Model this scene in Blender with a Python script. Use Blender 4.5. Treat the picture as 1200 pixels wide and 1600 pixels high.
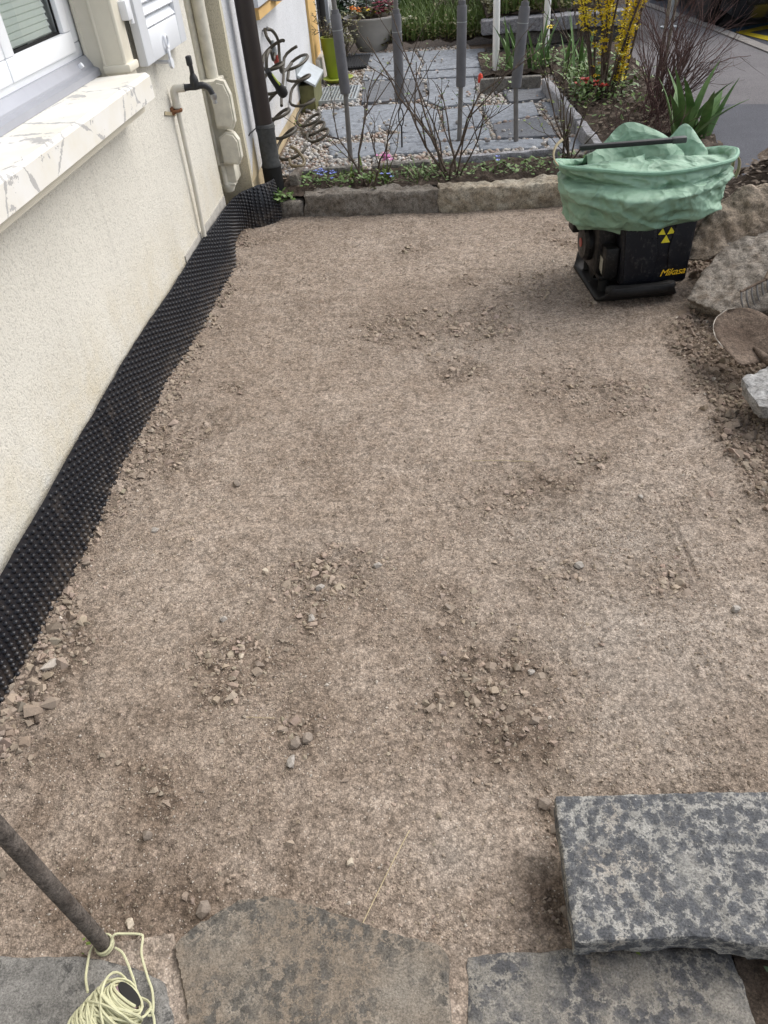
import bpy, bmesh, math, random
import numpy as np
from mathutils import Vector, Matrix, noise as mnoise

# ---------------------------------------------------------------- scene, camera, light
for o in list(bpy.data.objects): bpy.data.objects.remove(o, do_unlink=True)
SC = bpy.context.scene
COL = SC.collection
R = math.radians

cam = bpy.data.cameras.new('camera'); camo = bpy.data.objects.new('camera', cam); COL.objects.link(camo)
cam.sensor_fit = 'VERTICAL'; cam.sensor_height = 24.0; cam.lens = 17.7
cam.clip_start = 0.02; cam.clip_end = 500
def aim(pitch, roll, yaw, pos):
    p, r, y = R(pitch), R(roll), R(yaw)
    fw = Vector((math.sin(y)*math.cos(p), math.cos(y)*math.cos(p), -math.sin(p)))
    rt = Vector((math.cos(y), -math.sin(y), 0)); up = rt.cross(fw)
    rt2 = rt*math.cos(r) + up*math.sin(r); up2 = -rt*math.sin(r) + up*math.cos(r)
    m = Matrix(((rt2.x, up2.x, -fw.x, pos[0]), (rt2.y, up2.y, -fw.y, pos[1]), (rt2.z, up2.z, -fw.z, pos[2]), (0, 0, 0, 1)))
    camo.matrix_world = m
aim(40.01, -5.80, -6.50, (0, 0, 1.6))
SC.camera = camo

SUN_DIR = Vector((0.62, 0.42, 0.86)).normalized()
world = bpy.data.worlds.new('World'); SC.world = world; world.use_nodes = True
wn = world.node_tree; wn.nodes.clear()
sky = wn.nodes.new('ShaderNodeTexSky'); sky.sky_type = 'NISHITA'; sky.sun_disc = False
sky.sun_elevation = math.asin(SUN_DIR.z); sky.sun_rotation = math.atan2(SUN_DIR.x, SUN_DIR.y)
sky.air_density = 1.0; sky.dust_density = 3.0; sky.ozone_density = 1.0
hs = wn.nodes.new('ShaderNodeHueSaturation'); hs.inputs['Saturation'].default_value = 0.45
bg = wn.nodes.new('ShaderNodeBackground'); bg.inputs['Strength'].default_value = 0.15
wo = wn.nodes.new('ShaderNodeOutputWorld')
wn.links.new(sky.outputs[0], hs.inputs['Color']); wn.links.new(hs.outputs[0], bg.inputs[0]); wn.links.new(bg.outputs[0], wo.inputs[0])
sun = bpy.data.lights.new('sun', 'SUN'); sun.energy = 1.1; sun.angle = R(60); sun.color = (1.0, 0.965, 0.91)
suno = bpy.data.objects.new('sun', sun); COL.objects.link(suno)
suno.rotation_euler = SUN_DIR.to_track_quat('Z', 'Y').to_euler(); suno.location = (4, 3, 8)

SC.view_settings.view_transform = 'Standard'; SC.view_settings.look = 'None'
SC.view_settings.exposure = 0.72; SC.view_settings.gamma = 1.0
SC.view_settings.use_curve_mapping = False

# ---------------------------------------------------------------- numpy noise
_rs = np.random.RandomState(7)
_perm = _rs.permutation(256); _perm = np.concatenate([_perm, _perm, _perm])
_g3 = _rs.normal(size=(256, 3)); _g3 /= np.linalg.norm(_g3, axis=1)[:, None]
def perlin(x, y, z):
    x = np.asarray(x, float); y = np.asarray(y, float)+0*x; z = np.asarray(z, float)+0*x
    xi = np.floor(x).astype(int); yi = np.floor(y).astype(int); zi = np.floor(z).astype(int)
    xf, yf, zf = x-xi, y-yi, z-zi
    f = lambda t: t*t*t*(t*(t*6-15)+10)
    u, v, w = f(xf), f(yf), f(zf)
    xi &= 255; yi &= 255; zi &= 255
    def g(dx, dy, dz):
        h = _perm[_perm[_perm[(xi+dx) & 255]+((yi+dy) & 255)]+((zi+dz) & 255)]
        gr = _g3[h]
        return gr[..., 0]*(xf-dx)+gr[..., 1]*(yf-dy)+gr[..., 2]*(zf-dz)
    a = g(0,0,0)*(1-u)+g(1,0,0)*u; b = g(0,1,0)*(1-u)+g(1,1,0)*u
    c = g(0,0,1)*(1-u)+g(1,0,1)*u; d = g(0,1,1)*(1-u)+g(1,1,1)*u
    return (a*(1-v)+b*v)*(1-w)+(c*(1-v)+d*v)*w
def fbm(x, y, z=0.0, s=1.0, o=3, gain=.5, seed=0):
    t = 0; a = 1.0
    for k in range(o):
        t = t+a*perlin(np.asarray(x)*s+seed*3.17, np.asarray(y)*s+seed*1.31, np.asarray(z)*s+seed*7.7+.37)
        s *= 2.03; a *= gain
    return t
def sstep(a, b, x):
    t = np.clip((x-a)/(b-a), 0, 1); return t*t*(3-2*t)

# ---------------------------------------------------------------- object helpers
def tag(o, label=None, cat=None, group=None, kind=None):
    if label: o['label'] = label
    if cat: o['category'] = cat
    if group: o['group'] = group
    if kind: o['kind'] = kind
    return o
def thing(name, label, cat, loc=(0, 0, 0), group=None):
    o = bpy.data.objects.new(name, None); COL.objects.link(o); o.location = loc
    o.empty_display_size = .05
    return tag(o, label, cat, group)
def wloc(o):
    v = Vector(o.location)
    while o.parent:
        o = o.parent; v = v+Vector(o.location) if not o.get('_abs') else v
    return v
def link(o, parent=None):
    COL.objects.link(o)
    if parent is not None:
        o.parent = parent
        # meshes are in world coordinates: undo every ancestor's own location
        t = Vector((0, 0, 0)); p = parent
        if p.type == 'EMPTY': t = Vector(p.location)
        o.matrix_parent_inverse = Matrix.Translation(-t)
    return o
def mesh_np(name, V, F, mat, parent=None, smooth=False, col=None, attr=None, mats=None):
    V = np.asarray(V, np.float32); me = bpy.data.meshes.new(name)
    if isinstance(F, np.ndarray):
        n, k = F.shape
        me.vertices.add(len(V)); me.vertices.foreach_set('co', V.ravel())
        me.loops.add(n*k); me.loops.foreach_set('vertex_index', F.ravel().astype(np.int32))
        me.polygons.add(n); me.polygons.foreach_set('loop_start', np.arange(0, n*k, k, dtype=np.int32))
        me.update(calc_edges=True)
    else:
        me.from_pydata([tuple(map(float, v)) for v in V], [], F); me.update()
    me.polygons.foreach_set('use_smooth', [bool(smooth)]*len(me.polygons))
    if col is not None:
        a = me.attributes.new('tint', 'FLOAT_COLOR', 'POINT')
        c = np.ones((len(V), 4), np.float32); c[:, :3] = col; a.data.foreach_set('color', c.ravel())
    if attr is not None:
        for k, v in attr.items():
            a = me.attributes.new(k, 'FLOAT', 'POINT'); a.data.foreach_set('value', np.asarray(v, np.float32))
    if mat: me.materials.append(mat)
    o = bpy.data.objects.new(name, me)
    return link(o, parent)

class MB:
    def __init__(s): s.v = []; s.f = []; s.c = []
    def add(s, vs, fs, c=None):
        n = len(s.v); s.v += [tuple(v) for v in vs]; s.f += [tuple(i+n for i in f) for f in fs]
        s.c += [c or (1, 1, 1)]*len(vs); return s
    def box(s, lo, hi, M=None, ch=0.0, c=None):
        (x0, y0, z0), (x1, y1, z1) = lo, hi
        if ch <= 0:
            vs = [(x0,y0,z0),(x1,y0,z0),(x1,y1,z0),(x0,y1,z0),(x0,y0,z1),(x1,y0,z1),(x1,y1,z1),(x0,y1,z1)]
            fs = [(0,3,2,1),(4,5,6,7),(0,1,5,4),(1,2,6,5),(2,3,7,6),(3,0,4,7)]
        else:
            bm = bmesh.new(); bmesh.ops.create_cube(bm, size=1)
            for v in bm.verts: v.co = ((x0+x1)/2+v.co.x*(x1-x0), (y0+y1)/2+v.co.y*(y1-y0), (z0+z1)/2+v.co.z*(z1-z0))
            bmesh.ops.bevel(bm, geom=list(bm.edges), offset=ch, segments=2, affect='EDGES', profile=.5)
            vs = [v.co.copy() for v in bm.verts]; bm.verts.index_update()
            fs = [tuple(v.index for v in f.verts) for f in bm.faces]; bm.free()
        if M is not None: vs = [M @ Vector(v) for v in vs]
        return s.add(vs, fs, c)
    def tube(s, path, r, n=8, cap=True, c=None):
        P = [Vector(p) for p in path]; m = len(P)
        rr = r if isinstance(r, (list, tuple)) else [r]*m
        vs = []; fs = []; ref = None
        for i in range(m):
            t = (P[min(i+1, m-1)]-P[max(i-1, 0)])
            t = t.normalized() if t.length > 1e-9 else Vector((0, 0, 1))
            if ref is None: ref = Vector((1, 0, 0)) if abs(t.x) < .8 else Vector((0, 1, 0))
            a = (ref-t*ref.dot(t)); a = a.normalized() if a.length > 1e-6 else t.orthogonal().normalized()
            ref = a; b = t.cross(a)
            for k in range(n):
                an = 2*math.pi*k/n
                vs.append(P[i]+(a*math.cos(an)+b*math.sin(an))*rr[i])
        for i in range(m-1):
            for k in range(n):
                k2 = (k+1) % n
                fs.append((i*n+k, i*n+k2, (i+1)*n+k2, (i+1)*n+k))
        if cap: fs.append(tuple(range(n-1, -1, -1))); fs.append(tuple((m-1)*n+k for k in range(n)))
        return s.add(vs, fs, c)
    def lathe(s, prof, n=24, M=None, sx=1, sy=1, c=None):
        vs = []; fs = []; m = len(prof)
        for r, z in prof:
            for k in range(n):
                a = 2*math.pi*k/n; vs.append(Vector((r*math.cos(a)*sx, r*math.sin(a)*sy, z)))
        for i in range(m-1):
            for k in range(n):
                k2 = (k+1) % n; fs.append((i*n+k, i*n+k2, (i+1)*n+k2, (i+1)*n+k))
        if prof[0][0] > 1e-6: fs.append(tuple(range(n-1, -1, -1)))
        if prof[-1][0] > 1e-6: fs.append(tuple((m-1)*n+k for k in range(n)))
        if M is not None: vs = [M @ v for v in vs]
        return s.add(vs, fs, c)
    def prism(s, poly, d, c=None):
        n = len(poly); P = [Vector(p) for p in poly]; d = Vector(d)
        vs = P+[p+d for p in P]
        fs = [tuple(range(n)), tuple(range(2*n-1, n-1, -1))]
        fs += [(i, i+n, (i+1) % n+n, (i+1) % n) for i in range(n)]
        return s.add(vs, fs, c)
    def build(s, name, mat, parent=None, smooth=False, M=None, tint=False):
        vs = s.v if M is None else [M @ Vector(v) for v in s.v]
        me = bpy.data.meshes.new(name); me.from_pydata([tuple(v) for v in vs], [], s.f); me.update()
        bm = bmesh.new(); bm.from_mesh(me); bmesh.ops.recalc_face_normals(bm, faces=bm.faces); bm.to_mesh(me); bm.free()
        if smooth:
            me.polygons.foreach_set('use_smooth', [True]*len(me.polygons))
            try: me.set_sharp_from_angle(angle=R(40))
            except Exception: pass
        if tint:
            a = me.attributes.new('tint', 'FLOAT_COLOR', 'POINT')
            cc = np.ones((len(s.v), 4), np.float32); cc[:, :3] = np.array(s.c); a.data.foreach_set('color', cc.ravel())
        me.materials.append(mat)
        return link(bpy.data.objects.new(name, me), parent)

def remeshed(mb, voxel):
    me = bpy.data.meshes.new('tmp'); me.from_pydata(mb.v, [], mb.f); me.update()
    bm = bmesh.new(); bm.from_mesh(me); bmesh.ops.recalc_face_normals(bm, faces=bm.faces); bm.to_mesh(me); bm.free()
    ob = bpy.data.objects.new('tmp', me); COL.objects.link(ob)
    m = ob.modifiers.new('r', 'REMESH'); m.mode = 'VOXEL'; m.voxel_size = voxel
    dg = bpy.context.evaluated_depsgraph_get(); m2 = bpy.data.meshes.new_from_object(ob.evaluated_get(dg))
    bpy.data.objects.remove(ob, do_unlink=True); bpy.data.meshes.remove(me)
    return m2
def stone(name, mb, mat, parent=None, voxel=.012, amp=((.02, 6, .5), ), soft=2, seed=0, facet=0.0, sharp=34):
    """a remeshed, worn and uneven block of stone"""
    me = remeshed(mb, voxel)
    bm = bmesh.new(); bm.from_mesh(me)
    for _ in range(soft): bmesh.ops.smooth_vert(bm, verts=bm.verts, factor=.5, use_axis_x=True, use_axis_y=True, use_axis_z=True)
    bm.normal_update(); bm.to_mesh(me); bm.free()
    n = len(me.vertices); co = np.empty(n*3, np.float32); me.vertices.foreach_get('co', co); co = co.reshape(-1, 3)
    no = np.empty(n*3, np.float32); me.vertices.foreach_get('normal', no); no = no.reshape(-1, 3)
    d = np.zeros(n)
    for a, s, g in amp: d += a*fbm(co[:, 0], co[:, 1], co[:, 2], s, 3, g, seed+s)
    if facet:
        q = fbm(co[:, 0], co[:, 1], co[:, 2], 9, 2, .5, seed+3); d += facet*(np.abs(q)*2-.4)
    co = co+no*d[:, None]
    me.vertices.foreach_set('co', co.astype(np.float32).ravel()); me.update()
    me.polygons.foreach_set('use_smooth', [True]*len(me.polygons))
    me.set_sharp_from_angle(angle=R(sharp))
    me.name = name; me.materials.clear(); me.materials.append(mat)
    return link(bpy.data.objects.new(name, me), parent)
def hull(points):
    bm = bmesh.new()
    for p in points: bm.verts.new(p)
    r = bmesh.ops.convex_hull(bm, input=bm.verts)
    bmesh.ops.delete(bm, geom=[e for e in r['geom_interior'] if isinstance(e, bmesh.types.BMVert)], context='VERTS')
    bm.verts.index_update(); mb = MB()
    mb.add([v.co.copy() for v in bm.verts], [tuple(v.index for v in f.verts) for f in bm.faces]); bm.free()
    return mb

def _chunks(k=14):
    r = np.random.RandomState(99); out = []
    for q in range(k):
        v = r.normal(size=(r.randint(9, 15), 3)); v /= np.linalg.norm(v, axis=1)[:, None]; v *= r.uniform(.75, 1.15, (len(v), 1))
        bm = bmesh.new(); [bm.verts.new(p) for p in v]; g = bmesh.ops.convex_hull(bm, input=bm.verts)
        bmesh.ops.delete(bm, geom=[e for e in bm.verts if not e.link_faces], context='VERTS'); bmesh.ops.triangulate(bm, faces=bm.faces); bm.verts.index_update()
        out.append((np.array([tuple(x.co) for x in bm.verts]), np.array([[x.index for x in f.verts] for f in bm.faces]))); bm.free()
    return out
CHUNKS = _chunks()
# low-poly pebble shapes for scattering
def _ico(sub):
    bm = bmesh.new(); bmesh.ops.create_icosphere(bm, subdivisions=sub, radius=1)
    v = np.array([tuple(x.co) for x in bm.verts]); bm.verts.index_update()
    f = np.array([[x.index for x in p.verts] for p in bm.faces]); bm.free(); return v, f
_octv = np.array([(1,0,0),(-1,0,0),(0,1,0),(0,-1,0),(0,0,1),(0,0,-1)], float)
_octf = np.array([(0,2,4),(2,1,4),(1,3,4),(3,0,4),(2,0,5),(1,2,5),(3,1,5),(0,3,5)])
_i1 = _ico(1); _i2 = _ico(2)
_cubv = np.array([(a, b, c) for a in (-1, 1) for b in (-1, 1) for c in (-1, 1)], float)*.78
_cubf = np.array([(0,1,3),(0,3,2),(4,6,7),(4,7,5),(0,4,5),(0,5,1),(2,3,7),(2,7,6),(0,2,6),(0,6,4),(1,5,7),(1,7,3)])
def scatter(name, P, size, mat, parent=None, shape='oct', flat=.7, col=None, seed=1, jit=.28, smooth=False):
    rs = np.random.RandomState(seed); n = len(P)
    if shape == 'chunk':                      # crushed stone: a mix of angular hulls
        P = np.asarray(P); size = np.asarray(size); col = np.asarray(col); k = rs.randint(0, len(CHUNKS), n); VV, FF, CC = [], [], []; off = 0
        for q, (bv, bf) in enumerate(CHUNKS):
            ii = np.where(k == q)[0]; a = len(ii); m = len(bv)
            if not a: continue
            sc = np.stack([rs.uniform(.9, 1.2, a), rs.uniform(.75, 1.05, a), flat*rs.uniform(.7, 1.2, a)], -1); V = bv[None]*sc[:, None]*size[ii].reshape(-1, 1, 1)
            az = rs.uniform(0, 6.283, a); tx = rs.normal(0, .4, a); ca, sa, ct, st = np.cos(az), np.sin(az), np.cos(tx), np.sin(tx)
            x = V[..., 0]; y = V[..., 1]*ct[:, None]-V[..., 2]*st[:, None]; z = V[..., 1]*st[:, None]+V[..., 2]*ct[:, None]
            VV.append((np.stack([x*ca[:, None]-y*sa[:, None], x*sa[:, None]+y*ca[:, None], z], -1)+P[ii][:, None]).reshape(-1, 3))
            FF.append((bf[None]+(np.arange(a)*m)[:, None, None]).reshape(-1, 3)+off); CC.append(np.repeat(col[ii], m, axis=0)); off += a*m
        return mesh_np(name, np.concatenate(VV), np.concatenate(FF), mat, parent, smooth, np.concatenate(CC))
    bv, bf = dict(oct=(_octv, _octf), ico=_i1, ico2=_i2, chunk=(_cubv, _cubf))[shape]
    m = len(bv)
    V = bv[None]*(1+rs.uniform(-jit, jit, (n, m, 3 if shape == 'chunk' else 1)))
    sc = np.stack([rs.uniform(.75, 1.3, n), rs.uniform(.7, 1.1, n), flat*rs.uniform(.7, 1.15, n)], -1)
    V = V*sc[:, None, :]*np.asarray(size).reshape(-1, 1, 1)
    az = rs.uniform(0, 6.283, n); tx = rs.normal(0, .8 if shape == 'chunk' else .35, n)
    ca, sa, ct, st = np.cos(az), np.sin(az), np.cos(tx), np.sin(tx)
    y = V[..., 1]*ct[:, None]-V[..., 2]*st[:, None]; z = V[..., 1]*st[:, None]+V[..., 2]*ct[:, None]; x = V[..., 0]
    V = np.stack([x*ca[:, None]-y*sa[:, None], x*sa[:, None]+y*ca[:, None], z], -1)+np.asarray(P)[:, None, :]
    F = (bf[None]+(np.arange(n)*m)[:, None, None]).reshape(-1, 3)
    c = None
    if col is not None: c = np.repeat(np.asarray(col), m, axis=0)
    return mesh_np(name, V.reshape(-1, 3), F, mat, parent, smooth, c)

# ---------------------------------------------------------------- materials
class NT:
    def __init__(s, name, rough=.8, spec=.3, metal=0.0):
        s.m = bpy.data.materials.new(name); s.m.use_nodes = True; s.t = s.m.node_tree; s.t.nodes.clear()
        s.o = s.t.nodes.new('ShaderNodeOutputMaterial'); s.b = s.t.nodes.new('ShaderNodeBsdfPrincipled')
        s.t.links.new(s.b.outputs[0], s.o.inputs[0])
        s.b.inputs['Roughness'].default_value = rough; s.b.inputs['Specular IOR Level'].default_value = spec
        s.b.inputs['Metallic'].default_value = metal
        s.tc = s.t.nodes.new('ShaderNodeTexCoord').outputs['Object']; s.h = None
    def n(s, ty, **k):
        x = s.t.nodes.new(ty)
        for a, b in k.items(): setattr(x, a, b)
        return x
    def l(s, a, b): s.t.links.new(a, b)
    def scale(s, v):
        x = s.n('ShaderNodeMapping'); x.inputs['Scale'].default_value = v; s.l(s.tc, x.inputs[0]); return x.outputs[0]
    def noise(s, scale, detail=4, rough=.55, vec=None, dist=0.0):
        x = s.n('ShaderNodeTexNoise'); x.inputs['Scale'].default_value = scale; x.inputs['Detail'].default_value = detail
        x.inputs['Roughness'].default_value = rough; x.inputs['Distortion'].default_value = dist
        s.l(vec or s.tc, x.inputs['Vector']); return x.outputs['Fac']
    def voro(s, scale, feat='F1', out='Distance', vec=None, rnd=1.0):
        x = s.n('ShaderNodeTexVoronoi', feature=feat); x.inputs['Scale'].default_value = scale
        x.inputs['Randomness'].default_value = rnd
        s.l(vec or s.tc, x.inputs['Vector']); return x.outputs[out]
    def ramp(s, f, stops):
        x = s.n('ShaderNodeValToRGB'); e = x.color_ramp.elements
        while len(e) < len(stops): e.new(.5)
        for i, (p, c) in enumerate(stops):
            e[i].position = p; e[i].color = (*c, 1) if not isinstance(c, (int, float)) else (c, c, c, 1)
        s.l(f, x.inputs[0]); return x.outputs[0]
    def mix(s, f, a, b, mode='MIX'):
        x = s.n('ShaderNodeMix', data_type='RGBA', blend_type=mode)
        for i, v in ((0, f), (6, a), (7, b)):
            if isinstance(v, (int, float)): x.inputs[i].default_value = v if i == 0 else (v, v, v, 1)
            elif isinstance(v, tuple): x.inputs[i].default_value = (*v, 1)
            else: s.l(v, x.inputs[i])
        return x.outputs[2]
    def math(s, op, a, b=0.0, clamp=False):
        x = s.n('ShaderNodeMath', operation=op, use_clamp=clamp)
        for i, v in ((0, a), (1, b)):
            if isinstance(v, (int, float)): x.inputs[i].default_value = v
            else: s.l(v, x.inputs[i])
        return x.outputs[0]
    def attr(s, name, out='Fac'):
        x = s.n('ShaderNodeAttribute', attribute_name=name); return x.outputs[out]
    def sepz(s, i=2):
        x = s.n('ShaderNodeSeparateXYZ'); s.l(s.tc, x.inputs[0]); return x.outputs[i]
    def color(s, c):
        if isinstance(c, tuple): s.b.inputs['Base Color'].default_value = (*c, 1)
        else: s.l(c, s.b.inputs['Base Color'])
        return s
    def rough(s, r): s.l(r, s.b.inputs['Roughness']); return s
    def bump(s, h, strength=.5, dist=.01):
        x = s.n('ShaderNodeBump'); x.inputs['Strength'].default_value = strength; x.inputs['Distance'].default_value = dist
        s.l(h, x.inputs['Height'])
        if s.h is not None: s.l(s.h, x.inputs['Normal'])
        s.h = x.outputs[0]; s.l(s.h, s.b.inputs['Normal']); return s

def m_plain(name, c, rough=.6, spec=.4, metal=0.0, var=.25, scale=30, bump=.15, bs=120, bd=.002):
    n = NT(name, rough, spec, metal)
    d = tuple(x*(1-var) for x in c)
    f = n.ramp(n.noise(scale, 5, .6), [(.3, 0.0), (.7, 1.0)])
    n.color(n.mix(f, d, c))
    if bump: n.bump(n.noise(bs, 3), bump, bd)
    return n.m

def m_tint(name, rough=.8, spec=.3, bump=.3, bs=300, bd=.002, grain=.25):
    n = NT(name, rough, spec)
    f = n.ramp(n.noise(bs*.6, 3), [(.3, 1-grain), (.7, 1.0)])
    n.color(n.mix(1.0, n.attr('tint', 'Color'), f, 'MULTIPLY'))
    if bump: n.bump(n.noise(bs, 3), bump, bd)
    return n.m

# compacted crushed-sand dirt
def m_dirt():
    n = NT('dirt', .95, .15)
    big = n.ramp(n.noise(1.6, 5, .65), [(.38, 0.0), (.62, 1.0)])
    mid = n.ramp(n.noise(12, 6, .7), [(.42, 0.0), (.64, 1.0)])
    a = n.mix(big, (.355, .287, .230), (.425, .354, .292))
    a = n.mix(n.math('MULTIPLY', mid, .55), a, (.250, .192, .145))
    gz = n.ramp(n.attr('grey'), [(0.0, 0.0), (1.0, .85)])
    a = n.mix(gz, a, (.400, .350, .300))
    a = n.mix(n.attr('loose'), a, (.165, .121, .089))
    # single grains: every cell its own shade, crevice shade painted into the gaps
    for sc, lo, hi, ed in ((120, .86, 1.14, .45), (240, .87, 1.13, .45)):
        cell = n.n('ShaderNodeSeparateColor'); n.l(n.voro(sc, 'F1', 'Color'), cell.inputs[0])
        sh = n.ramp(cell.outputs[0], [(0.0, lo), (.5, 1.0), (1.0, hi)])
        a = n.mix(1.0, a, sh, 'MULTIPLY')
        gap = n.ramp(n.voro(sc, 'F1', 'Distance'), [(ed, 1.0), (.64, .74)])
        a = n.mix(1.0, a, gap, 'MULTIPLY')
    dk = n.ramp(n.noise(150, 3, .7), [(.28, .42), (.40, 1.0)])  # dark specks, fine then coarse, painting crevice shade into the colour
    a = n.mix(1.0, a, dk, 'MULTIPLY')
    dk2 = n.ramp(n.noise(88, 2, .6), [(.24, .50), (.33, 1.0)])
    a = n.mix(1.0, a, dk2, 'MULTIPLY')
    f2 = n.ramp(n.noise(60, 4, .65), [(.36, .66), (.5, 1.0), (.68, 1.18)])
    a = n.mix(1.0, a, f2, 'MULTIPLY')
    f3 = n.ramp(n.noise(26, 5, .7), [(.36, .72), (.5, 1.0), (.66, 1.12)])
    a = n.mix(1.0, a, f3, 'MULTIPLY')
    vc = n.voro(210, 'F1', 'Color'); sx = n.n('ShaderNodeSeparateColor'); n.l(vc, sx.inputs[0])
    g = n.math('MULTIPLY', n.math('GREATER_THAN', sx.outputs[1], .955), n.math('LESS_THAN', n.voro(210, 'F1', 'Distance'), .36))
    a = n.mix(n.math('MULTIPLY', g, .75), a, (.52, .47, .41))
    n.color(a)
    inv = lambda sc: n.math('SUBTRACT', 1.0, n.voro(sc, 'F1', 'Distance'))
    n.bump(n.noise(60, 4, .65), .40, .008)
    n.bump(n.noise(150, 3, .7), .36, .004)
    n.bump(inv(240), .45, .003)
    return n.m
# lichen-spotted natural stone slab
def m_slab(name, pale, dark, spot=.52, sc=26, brown=(.22, .18, .13), bz=(.55, .75), cover=(.40, .56)):
    n = NT(name, .88, .25)
    p = n.mix(n.ramp(n.noise(22, 5, .7), [(.3, 0.0), (.7, 1.0)]), tuple(x*.58 for x in pale), pale)
    p = n.mix(n.ramp(n.noise(4.5, 5, .65), [(bz[0], 0.0), (bz[1], .8)]), p, brown)
    wv = n.n('ShaderNodeVectorMath', operation='ADD'); wn_ = n.n('ShaderNodeTexNoise'); wn_.inputs['Scale'].default_value = sc*1.5; wn_.inputs['Detail'].default_value = 5; wn_.inputs['Roughness'].default_value = .65; n.l(n.tc, wn_.inputs['Vector'])
    ws = n.n('ShaderNodeVectorMath', operation='SCALE'); ws.inputs['Scale'].default_value = 1.9/sc; n.l(wn_.outputs['Color'], ws.inputs[0]); n.l(n.tc, wv.inputs[0]); n.l(ws.outputs[0], wv.inputs[1])
    s1 = n.ramp(n.voro(sc, 'F1', 'Distance', wv.outputs[0]), [(spot-.20, 1.0), (spot-.02, .8), (spot+.06, 0.0)])
    s3 = n.ramp(n.voro(sc*2.1, 'F1', 'Distance', wv.outputs[0]), [(spot-.22, .9), (spot-.04, 0.0)])
    s2 = n.ramp(n.noise(sc*.22, 4, .6), [(cover[0], .15), (cover[1], 1.0)])
    d = n.mix(n.ramp(n.noise(90, 3), [(.3, 0.0), (.7, 1.0)]), tuple(x*.6 for x in dark), dark)
    a = n.mix(n.math('MULTIPLY', n.math('MAXIMUM', s1, s3), s2), p, d)
    wh = n.ramp(n.noise(sc*1.4, 4, .7), [(.66, 0.0), (.74, .7)])
    a = n.mix(wh, a, tuple(min(.62, x*1.5) for x in pale))
    fine = n.ramp(n.noise(260, 3, .75), [(.3, .5), (.5, 1.0), (.72, 1.5)])
    a = n.mix(1.0, a, fine, 'MULTIPLY'); n.color(a)
    n.bump(n.noise(34, 5, .7), .45, .008); n.bump(n.noise(220, 3, .7), .6, .003)
    return n.m
def m_rock(name, c1, c2, c3, sc=7, bstr=.5, strat=None):
    n = NT(name, .92, .2)
    vec = n.scale(strat) if strat else None
    a = n.mix(n.ramp(n.noise(sc, 5, .65, vec), [(.35, 0.0), (.65, 1.0)]), c1, c2)
    a = n.mix(n.ramp(n.noise(sc*.55, 4, .6), [(.52, 0.0), (.72, .9)]), a, c3)
    f = n.ramp(n.noise(190, 3, .7, vec), [(.3, .50), (.5, 1.0), (.72, 1.5)])
    a = n.mix(1.0, a, n.ramp(n.noise(45, 4, .7), [(.34, .55), (.5, 1.0), (.68, 1.25)]), 'MULTIPLY')
    n.color(n.mix(1.0, a, f, 'MULTIPLY'))
    n.bump(n.noise(28, 5, .65, vec), bstr, .012); n.bump(n.noise(170, 3, .7), .5, .004)
    return n.m
def m_plaster(name, c, stain, sc=150, strength=.7, low=.55):
    n = NT(name, .93, .15)
    a = n.mix(n.ramp(n.noise(2.2, 4, .6), [(.35, 0.0), (.7, 1.0)]), c, tuple(x*.93 for x in c))
    z = n.math('SUBTRACT', low, n.sepz()); z = n.math('MULTIPLY', z, 2.2, True)
    sf = n.math('MULTIPLY', z, n.ramp(n.noise(6, 5, .65), [(.36, 0.0), (.70, 1.0)]))
    a = n.mix(sf, a, stain)
    st = n.ramp(n.noise(3.5, 4, .6, n.scale((1, 7, .5))), [(.56, 0.0), (.75, .35)])
    a = n.mix(st, a, tuple(x*.72 for x in c))
    pit = n.ramp(n.noise(sc, 3, .65), [(.34, .72), (.48, 1.0)])
    a = n.mix(1.0, a, pit, 'MULTIPLY')
    n.color(a); n.bump(n.noise(sc, 3, .65), strength, .006); n.bump(n.noise(sc*.3, 3), .25, .006)
    return n.m
# old white paint, cracked and flaking off grey stone
def m_flake():
    n = NT('flaking_white_paint', .7, .3)
    paint = n.mix(n.ramp(n.noise(7, 4, .6), [(.35, 0.0), (.7, 1.0)]), (.72, .71, .68), (.68, .65, .57))
    e = n.voro(2.1, 'DISTANCE_TO_EDGE', 'Distance', vec=None)
    wob = n.noise(22, 4, .7)
    crack = n.math('LESS_THAN', n.math('ADD', e, n.math('MULTIPLY', n.math('SUBTRACT', wob, .5), .085)), .006)
    big = n.math('MULTIPLY', n.math('GREATER_THAN', n.noise(10, 5, .7), .600), n.math('LESS_THAN', e, .14))
    f = n.math('MAXIMUM', crack, big)
    grey = n.mix(n.noise(60, 3), (.36, .355, .35), (.48, .47, .45))
    n.color(n.mix(f, paint, grey)); n.bump(n.math('SUBTRACT', 1.0, f), .6, .002); n.bump(n.noise(90, 3), .15, .002)
    return n.m
def m_asphalt(name, c):
    n = NT(name, .93, .2)
    a = n.mix(n.ramp(n.noise(3, 4, .6), [(.35, 0.0), (.7, 1.0)]), tuple(x*.82 for x in c), c)
    f = n.ramp(n.noise(210, 2, .7), [(.3, .55), (.5, 1.0), (.72, 1.6)])
    n.color(n.mix(1.0, a, f, 'MULTIPLY')); n.bump(n.noise(180, 3, .7), .6, .004)
    return n.m
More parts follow.
